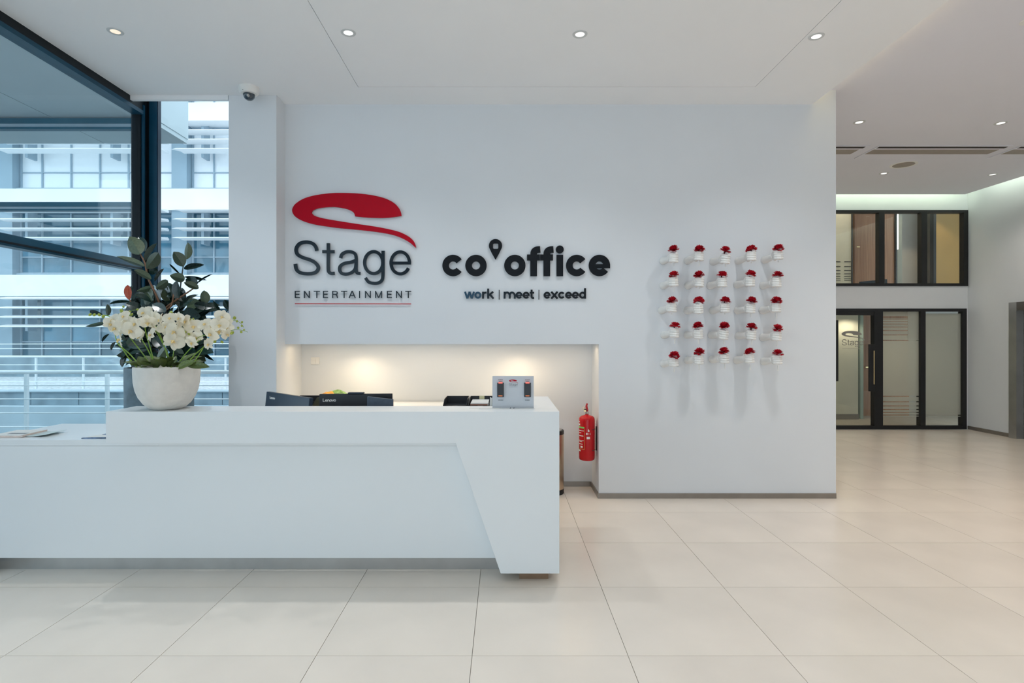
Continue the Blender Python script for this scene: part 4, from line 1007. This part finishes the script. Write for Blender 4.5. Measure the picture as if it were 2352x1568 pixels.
part(mg, 'cover_print', MB().box(-3.40, -3.28, 3.86, 3.90, ZL + .0149, ZL + .0154), M['greyink'])
m_2 = root('magazine', (-2.62, 3.85, ZL), 'blue edged magazine on low counter against the raised counter', 'magazine')
xa = X_(188, 3.76)
part(m_2, 'page_block', sheet_strip([(xa, ZL + .0005), (xa + .07, ZL + .002), (xa + .15, ZL + .003), (xdl - .06, ZL + .004)], 3.755, 3.97, .006, .05), M['bluep'])
part(m_2, 'cover', sheet_strip([(xa + .01, ZL + .0075), (xa + .07, ZL + .0092), (xa + .15, ZL + .0102), (xdl - .06, ZL + .0112)], 3.76, 3.97, .001, .05), M['paper'])
part(m_2, 'cover_print', MB().box(X_(236, 3.86), xdl - .03, 3.855, 3.885, ZL + .0112, ZL + .0126), M['bluep'])

# ------------------------------------------------------------------ plants
def leaf_mesh(name, m, L=1., W=.5, fold=.26, bend=.12, n=8):
    mb = MB(); vs = []
    for i in range(n + 1):
        t = i / n; w = W / 2 * (math.sin(math.pi * min(1, t * .96 + .02)) ** .66) * (1.05 - .08 * t)
        if i == n: w *= .3
        z = -bend * t * t
        vs += [(-w, t * L, z + fold * w * 2.0), (-w * .5, t * L, z + fold * w * .9), (0, t * L, z), (w * .5, t * L, z + fold * w * .9), (w, t * L, z + fold * w * 2.0)]
    fs = [(i * 5 + k, i * 5 + k + 1, i * 5 + 6 + k, i * 5 + 5 + k) for i in range(n) for k in range(4)]
    return mb.add(vs, fs).mesh(name, m, True)
def leaf_at(parent, me, base, tip, wpx_ratio, nrm, name='leaf'):
    """unit leaf along +Y with face normal +Z placed base->tip; width scaled"""
    base = Vector(base); tip = Vector(tip); y = tip - base; L = y.length; y.normalize()
    n = Vector(nrm); n = n - y * n.dot(y)
    n = n.normalized() if n.length > 1e-5 else y.orthogonal().normalized()
    x = y.cross(n)
    mt = Matrix(((x.x, y.x, n.x, 0), (x.y, y.y, n.y, 0), (x.z, y.z, n.z, 0), (0, 0, 0, 1)))
    mt = Matrix.Translation(base - worldloc(parent)) @ mt @ Matrix.Diagonal((L * wpx_ratio * 2, L, L, 1))
    return put(name, me, parent, mtx=mt)
LD = leaf_mesh('leaf', M['rleaf']); LP = leaf_mesh('leaf', M['rleaf2']); LR = leaf_mesh('leaf', M['rred'])

YPn = 5.0
rp = root('rubber_plant', (X_(367.2, YPn), YPn, 0), 'dark leaved rubber plant in a tall grey pot behind the desk', 'plant')
rpo = .2693
part(rp, 'pot', MB().lathe([(rpo * .86, 0), (rpo * .9, .02), (rpo * .985, .7), (rpo, 1.285), (rpo * .99, 1.30), (rpo * .90, 1.30), (rpo * .89, 1.27)], n=48), M['pot2'], local=True, smooth=True)
part(rp, 'soil', MB().lathe([(.001, 1.262), (rpo * .88, 1.262), (rpo * .88, 1.27), (.001, 1.275)], n=32), M['soil'], local=True)
def stem_px(parent, pts, Y, r0, r1, m, name='branch', dy=None):
    w = [P(p[0], p[1], Y + (dy[i] if dy else 0)) for i, p in enumerate(pts)]
    w = catmull(w, 5); n = len(w)
    return part(parent, name, MB().tube(w, [r0 + (r1 - r0) * i / (n - 1) for i in range(n)], 8), m, smooth=True)
stem_px(rp, [(368, 858), (370, 780), (372, 713)], 5.0, .018, .013, M['twig'], 'trunk')
stem_px(rp, [(372, 713), (356, 672), (340, 638), (333, 605), (322, 583)], 4.97, .011, .006, M['twig'])
stem_px(rp, [(374, 712), (400, 692), (430, 672), (455, 655)], 4.97, .010, .005, M['twig'])
stem_px(rp, [(372, 716), (394, 700), (400, 655)], 4.95, .009, .005, M['twig'])
stem_px(rp, [(410, 716), (412, 680), (416, 645), (421, 610)], 5.05, .009, .005, M['rleaf'])
stem_px(rp, [(340, 760), (318, 716), (303, 697), (297, 686)], 4.95, .009, .005, M['twig'])
stem_px(rp, [(330, 770), (290, 742), (250, 726), (240, 724)], 4.95, .007, .004, M['stem'])
stem_px(rp, [(420, 770), (470, 745), (505, 730), (527, 708)], 5.12, .008, .004, M['rleaf'], dy=[-.1, 0, .12, .25])
LEAVES = [  # base x,y tip x,y width px, kind, depth offset
    (322, 583, 300, 545, 33, 'P', -.05), (333, 577, 317, 543, 25, 'D', .06), (333, 600, 357, 557, 14, 'D', -.02), (336, 616, 367, 580, 27, 'P', -.08), (331, 611, 274, 589, 14, 'P', -.05),
    (347, 641, 310, 619, 19, 'P', -.06), (342, 622, 362, 621, 18, 'D', .06), (356, 646, 374, 616, 9, 'D', .02), (358, 662, 388, 644, 20, 'P', -.05), (354, 659, 317, 668, 12, 'P', -.02),
    (421, 611, 401, 578, 30, 'P', -.05), (428, 595, 434, 558, 18, 'P', .05), (423, 617, 465, 607, 12, 'D', .0), (416, 632, 387, 604, 4, 'D', .05), (424, 641, 393, 633, 19, 'P', -.05),
    (424, 636, 473, 642, 8, 'D', .06), (454, 652, 426, 640, 25, 'D', .04), (456, 662, 424, 648, 19, 'P', -.04), (452, 652, 486, 628, 4, 'D', .02), (297, 688, 292, 653, 15, 'R', -.03),
    (298, 687, 303, 655, 15, 'D', .02), (304, 701, 316, 668, 12, 'D', -.02), (334, 700, 347, 673, 26, 'P', .02), (306, 694, 246, 696, 7, 'D', .0), (247, 725, 248, 698, 12, 'P', .0), (236, 722, 202, 713, 9, 'D', .0),
    (242, 741, 201, 749, 8, 'P', .0), (251, 767, 232, 785, 7, 'D', .0), (265, 785, 254, 803, 8, 'D', .02), (470, 698, 470, 667, 22, 'P', .05), (486, 706, 444, 698, 20, 'D', -.04), (452, 724, 485, 703, 24, 'D', .08),
    (508, 719, 489, 690, 7, 'D', .1), (527, 712, 515, 688, 15, 'D', .42), (420, 722, 457, 726, 30, 'D', -.06), (372, 700, 331, 700, 22, 'D', .05), (392, 690, 371, 667, 20, 'D', .06), (398, 676, 386, 648, 14, 'D', .02),
    (398, 668, 424, 690, 18, 'D', .05), (425, 690, 412, 660, 20, 'D', .08), (430, 700, 445, 688, 16, 'P', .0), (372, 705, 340, 726, 14, 'D', -.05), (352, 720, 390, 690, 16, 'D', .04),
    (360, 826, 385, 796, 18, 'P', -.28), (398, 800, 424, 820, 20, 'P', -.25), (300, 800, 275, 825, 16, 'D', -.1), (290, 815, 278, 842, 14, 'D', -.05), (452, 800, 470, 846, 12, 'D', .05), (445, 790, 488, 828, 9, 'D', .1)]
def rl(spec, jit=0):
    bx_, by_, tx_, ty_, w, kd, dz = spec
    Yb = YPn + dz; rd = random.Random(int(bx_ * 3 + ty_))
    L = math.hypot(tx_ - bx_, ty_ - by_)
    B = P(bx_, by_, Yb); Tp = P(tx_, ty_, Yb - rd.uniform(-.03, .05))
    ratio = w / L
    nrm = Vector((rd.uniform(-.35, .35), -1, rd.uniform(.0, .5)))
    if kd == 'P': nrm = -nrm + Vector((0, 0, .3)); nrm = Vector((rd.uniform(-.3, .3), 1, rd.uniform(.0, .4)))
    leaf_at(rp, {'D': LD, 'P': LP, 'R': LR}[kd], B, Tp, ratio, nrm)
for s_ in LEAVES: rl(s_)
rd = random.Random(5)
for i in range(235):
    a = rd.uniform(0, 2 * math.pi); q = math.sqrt(rd.random())
    if i < 75: cx, cy, ex_, ey_ = 392, 720, 88, 40
    else: cx, cy, ex_, ey_ = 376, 796, 92, 50
    bx_, by_ = cx + ex_ * q * math.cos(a) * .8, cy + ey_ * q * math.sin(a)
    an = math.atan2(by_ - cy - 12, bx_ - cx) + rd.uniform(-.6, .6); L = rd.uniform(30, 52)
    tx_, ty_ = bx_ + L * math.cos(an), by_ + L * math.sin(an) * .8
    Yb = YPn + rd.uniform(-.18, .22)
    leaf_at(rp, LD if rd.random() < .85 else LP, P(bx_, by_, Yb), P(tx_, ty_, Yb - rd.uniform(-.10, .12)), rd.uniform(17, 29) / L, (rd.uniform(-.8, .8), -1, rd.uniform(.0, 1.2)))

# orchids
YO = 3.725
orc = root('potted_orchid', (X_(384.1, 3.725), YO, ZD), 'white orchids in a rough white bowl on the counter', 'plant')
ro = .1945
prof = [(.088, 0), (.105, .002), (.128, .012), (.16, .038), (.192, .08), (.212, .125), (.223, .18), (ro, .24), (ro, .275), (ro - .004, .279), (ro - .014, .279), (ro - .016, .265)]
prof = [(r * .1945 / .2265 if i < 7 else r, h) for i, (r, h) in enumerate(prof)]
part(orc, 'bowl', MB().lathe(prof, n=56), M['pot'], local=True, smooth=True)
part(orc, 'soil', MB().lathe([(.001, .25), (ro - .017, .25), (ro - .017, .262), (.001, .268)], n=32), M['soil'], local=True)
for pts in ([(327, 846), (300, 815), (283, 800), (268, 786)], [(318, 848), (296, 822), (281, 800), (270, 787), (262, 760)], [(346, 842), (330, 815), (303, 780), (292, 762)], [(354, 832), (338, 800), (322, 774)], [(353, 828), (344, 795), (336, 768), (331, 745), (322, 735)],
            [(388, 832), (376, 790), (357, 748), (352, 742)], [(392, 846), (398, 815), (400, 790)], [(394, 846), (386, 815), (372, 785), (356, 755)], [(404, 846), (424, 815), (450, 788), (462, 780)], [(422, 846), (446, 816), (470, 794), (485, 770)], [(436, 846), (456, 816), (466, 800)]):
    stem_px(orc, pts, YO - .04, .0042, .0026, M['stem'], 'flower_stem')
def oc(u, v): return (190 + u / 3.5625, 520 + v / 3.5625)
for pts in ([(1100, 800), (1190, 850), (1250, 843), (1310, 850), (1352, 864)], [(1130, 780), (1200, 770), (1260, 772), (1300, 800), (1318, 826)], [(60, 722), (140, 725), (200, 765), (240, 800)], [(300, 730), (320, 680), (335, 650)], [(380, 740), (400, 690), (455, 680)], [(700, 780), (725, 705)], [(880, 800), (870, 850), (868, 900)], [(900, 960), (960, 900), (1100, 880), (1170, 900)]):
    stem_px(orc, [oc(*p) for p in pts], YO - .05, .0022, .0012, M['stem'], 'bud_stem')
def make_orchid():
    mb = MB()
    def pet(ang, L, W, cup, n=7):
        vs = []
        for i in range(n + 1):
            t = i / n; w = W / 2 * (math.sin(math.pi * min(1, .06 + t * .92)) ** .62)
            for u in (-1, -.5, 0, .5, 1):
                x, y = u * w, L * t
                vs.append((x * math.cos(ang) - y * math.sin(ang), -cup * (abs(u) ** 2 * .35 + math.sin(t * 2.6) * .45) * L + .15 * L * t * t, x * math.sin(ang) + y * math.cos(ang)))
        mb.add(vs, [(i * 5 + k, i * 5 + k + 1, i * 5 + 6 + k, i * 5 + 5 + k) for i in range(n) for k in range(4)])
    pet(R(78), .052, .062, .20); pet(R(-78), .052, .062, .20)
    pet(0, .046, .034, .15); pet(R(142), .046, .032, .15); pet(R(-142), .046, .032, .15)
    return mb.mesh('flower', M['orchid'], True)
OR = make_orchid()
lm = MB(); lm.ball((0, -.010, -.004), (.006, .007, .007), 8, 6); lm.ball((0, -.014, -.011), (.005, .005, .007), 8, 5); lm.ball((-.007, -.008, -.005), (.004, .003, .004), 6, 4); lm.ball((.007, -.008, -.005), (.004, .003, .004), 6, 4)
LIP = lm.mesh('lip', M['lip'], True)
FL = [(270, 830, 1), (310, 920, 1.05), (400, 850, 1.05), (450, 870, 1), (335, 735, .75), (250, 765, .85), (225, 800, .8), (350, 790, .95), (560, 885, .8), (530, 780, .95), (500, 705, .8), (537, 690, .6), (590, 745, .9), (640, 762, .8), (685, 825, 1.0), (712, 750, .75), (800, 785, 1),
      (755, 860, 1.05), (745, 940, 1.1), (790, 745, .7), (845, 775, .8), (905, 815, .95), (920, 905, .9), (890, 945, .85), (1000, 800, .85), (1050, 875, .95), (1055, 800, .8), (1120, 800, .95), (1140, 735, .8), (1110, 850, .9), (1180, 830, .75), (1175, 880, .7), (830, 880, .9), (1030, 960, .75), (585, 820, .85), (430, 790, .8), (1190, 785, .6), (470, 900, .8)]
rd = random.Random(11)
for u, v, s_ in FL:
    px, py = oc(u, v); c_ = P(px, py, YO - .08 + rd.uniform(-.09, .05))
    f_ = put('flower', OR, orc, c_ - worldloc(orc), (rd.uniform(-.6, .7), rd.uniform(-.7, .7), rd.choice((rd.uniform(-.5, .5), rd.uniform(-1.2, 1.2))))); s_ *= 1.18; f_.scale = (s_, s_, s_)
    put('lip', LIP, f_)
BUD = MB().ball((0, 0, 0), (.0085, .0085, .011), 10, 7).mesh('bud', M['bud'], True)
for u, v, s_ in [(1222, 870, 1.1), (1297, 862, .9), (1272, 828, .85), (1303, 782, .75), (1242, 748, 1.15), (1320, 845, .6), (1262, 775, .7), (1302, 812, .7), (60, 720, .9), (95, 722, .9), (135, 722, .9), (168, 735, 1), (195, 762, .9), (318, 690, 1.1), (333, 655, .7), (382, 700, 1), (450, 680, .8), (722, 706, 1.2), (795, 862, 1.1), (838, 862, .9), (868, 880, .8), (1080, 940, 1.1), (1140, 945, .9), (1105, 910, .9), (400, 720, .9), (300, 720, .8), (880, 760, .6), (905, 755, .6)]:
    b_ = put('bud', BUD, orc, P(*oc(u, v), YO - .07) - worldloc(orc), (rd.uniform(-1, 1), rd.uniform(-1, 1), 0)); b_.scale = (s_ * 1.1,) * 3
LO = leaf_mesh('leaf', M['oleaf'], W=.5, fold=.18, bend=.22)
for i in range(34):
    a = i * 2.4 + rd.uniform(-.3, .3); r0 = rd.uniform(.02, .13); L = rd.uniform(.10, .17)
    B = Vector((orc.location.x + r0 * math.cos(a), YO + r0 * math.sin(a), ZD + .278))
    el = rd.uniform(.35, 1.1)
    Tp = B + Vector((math.cos(a) * math.cos(el), math.sin(a) * math.cos(el), math.sin(el) * .75)) * L
    hr = math.hypot(Tp.x - orc.location.x, Tp.y - YO)
    leaf_at(orc, LO, B, Tp, rd.uniform(.38, .55), (-math.cos(a) * math.sin(el), -math.sin(a) * math.sin(el) - .3, math.cos(el)))
for px0, py0, px1, py1, w in ((432, 840, 474, 838, 14), (326, 838, 298, 833, 12), (360, 846, 352, 826, 14), (408, 846, 440, 828, 14), (336, 842, 318, 820, 20), (346, 838, 322, 828, 14)):
    leaf_at(orc, LO, P(px0, py0, YO - .12), P(px1, py1, YO - .16), w / math.hypot(px1 - px0, py1 - py0), (.2, -1, .5))
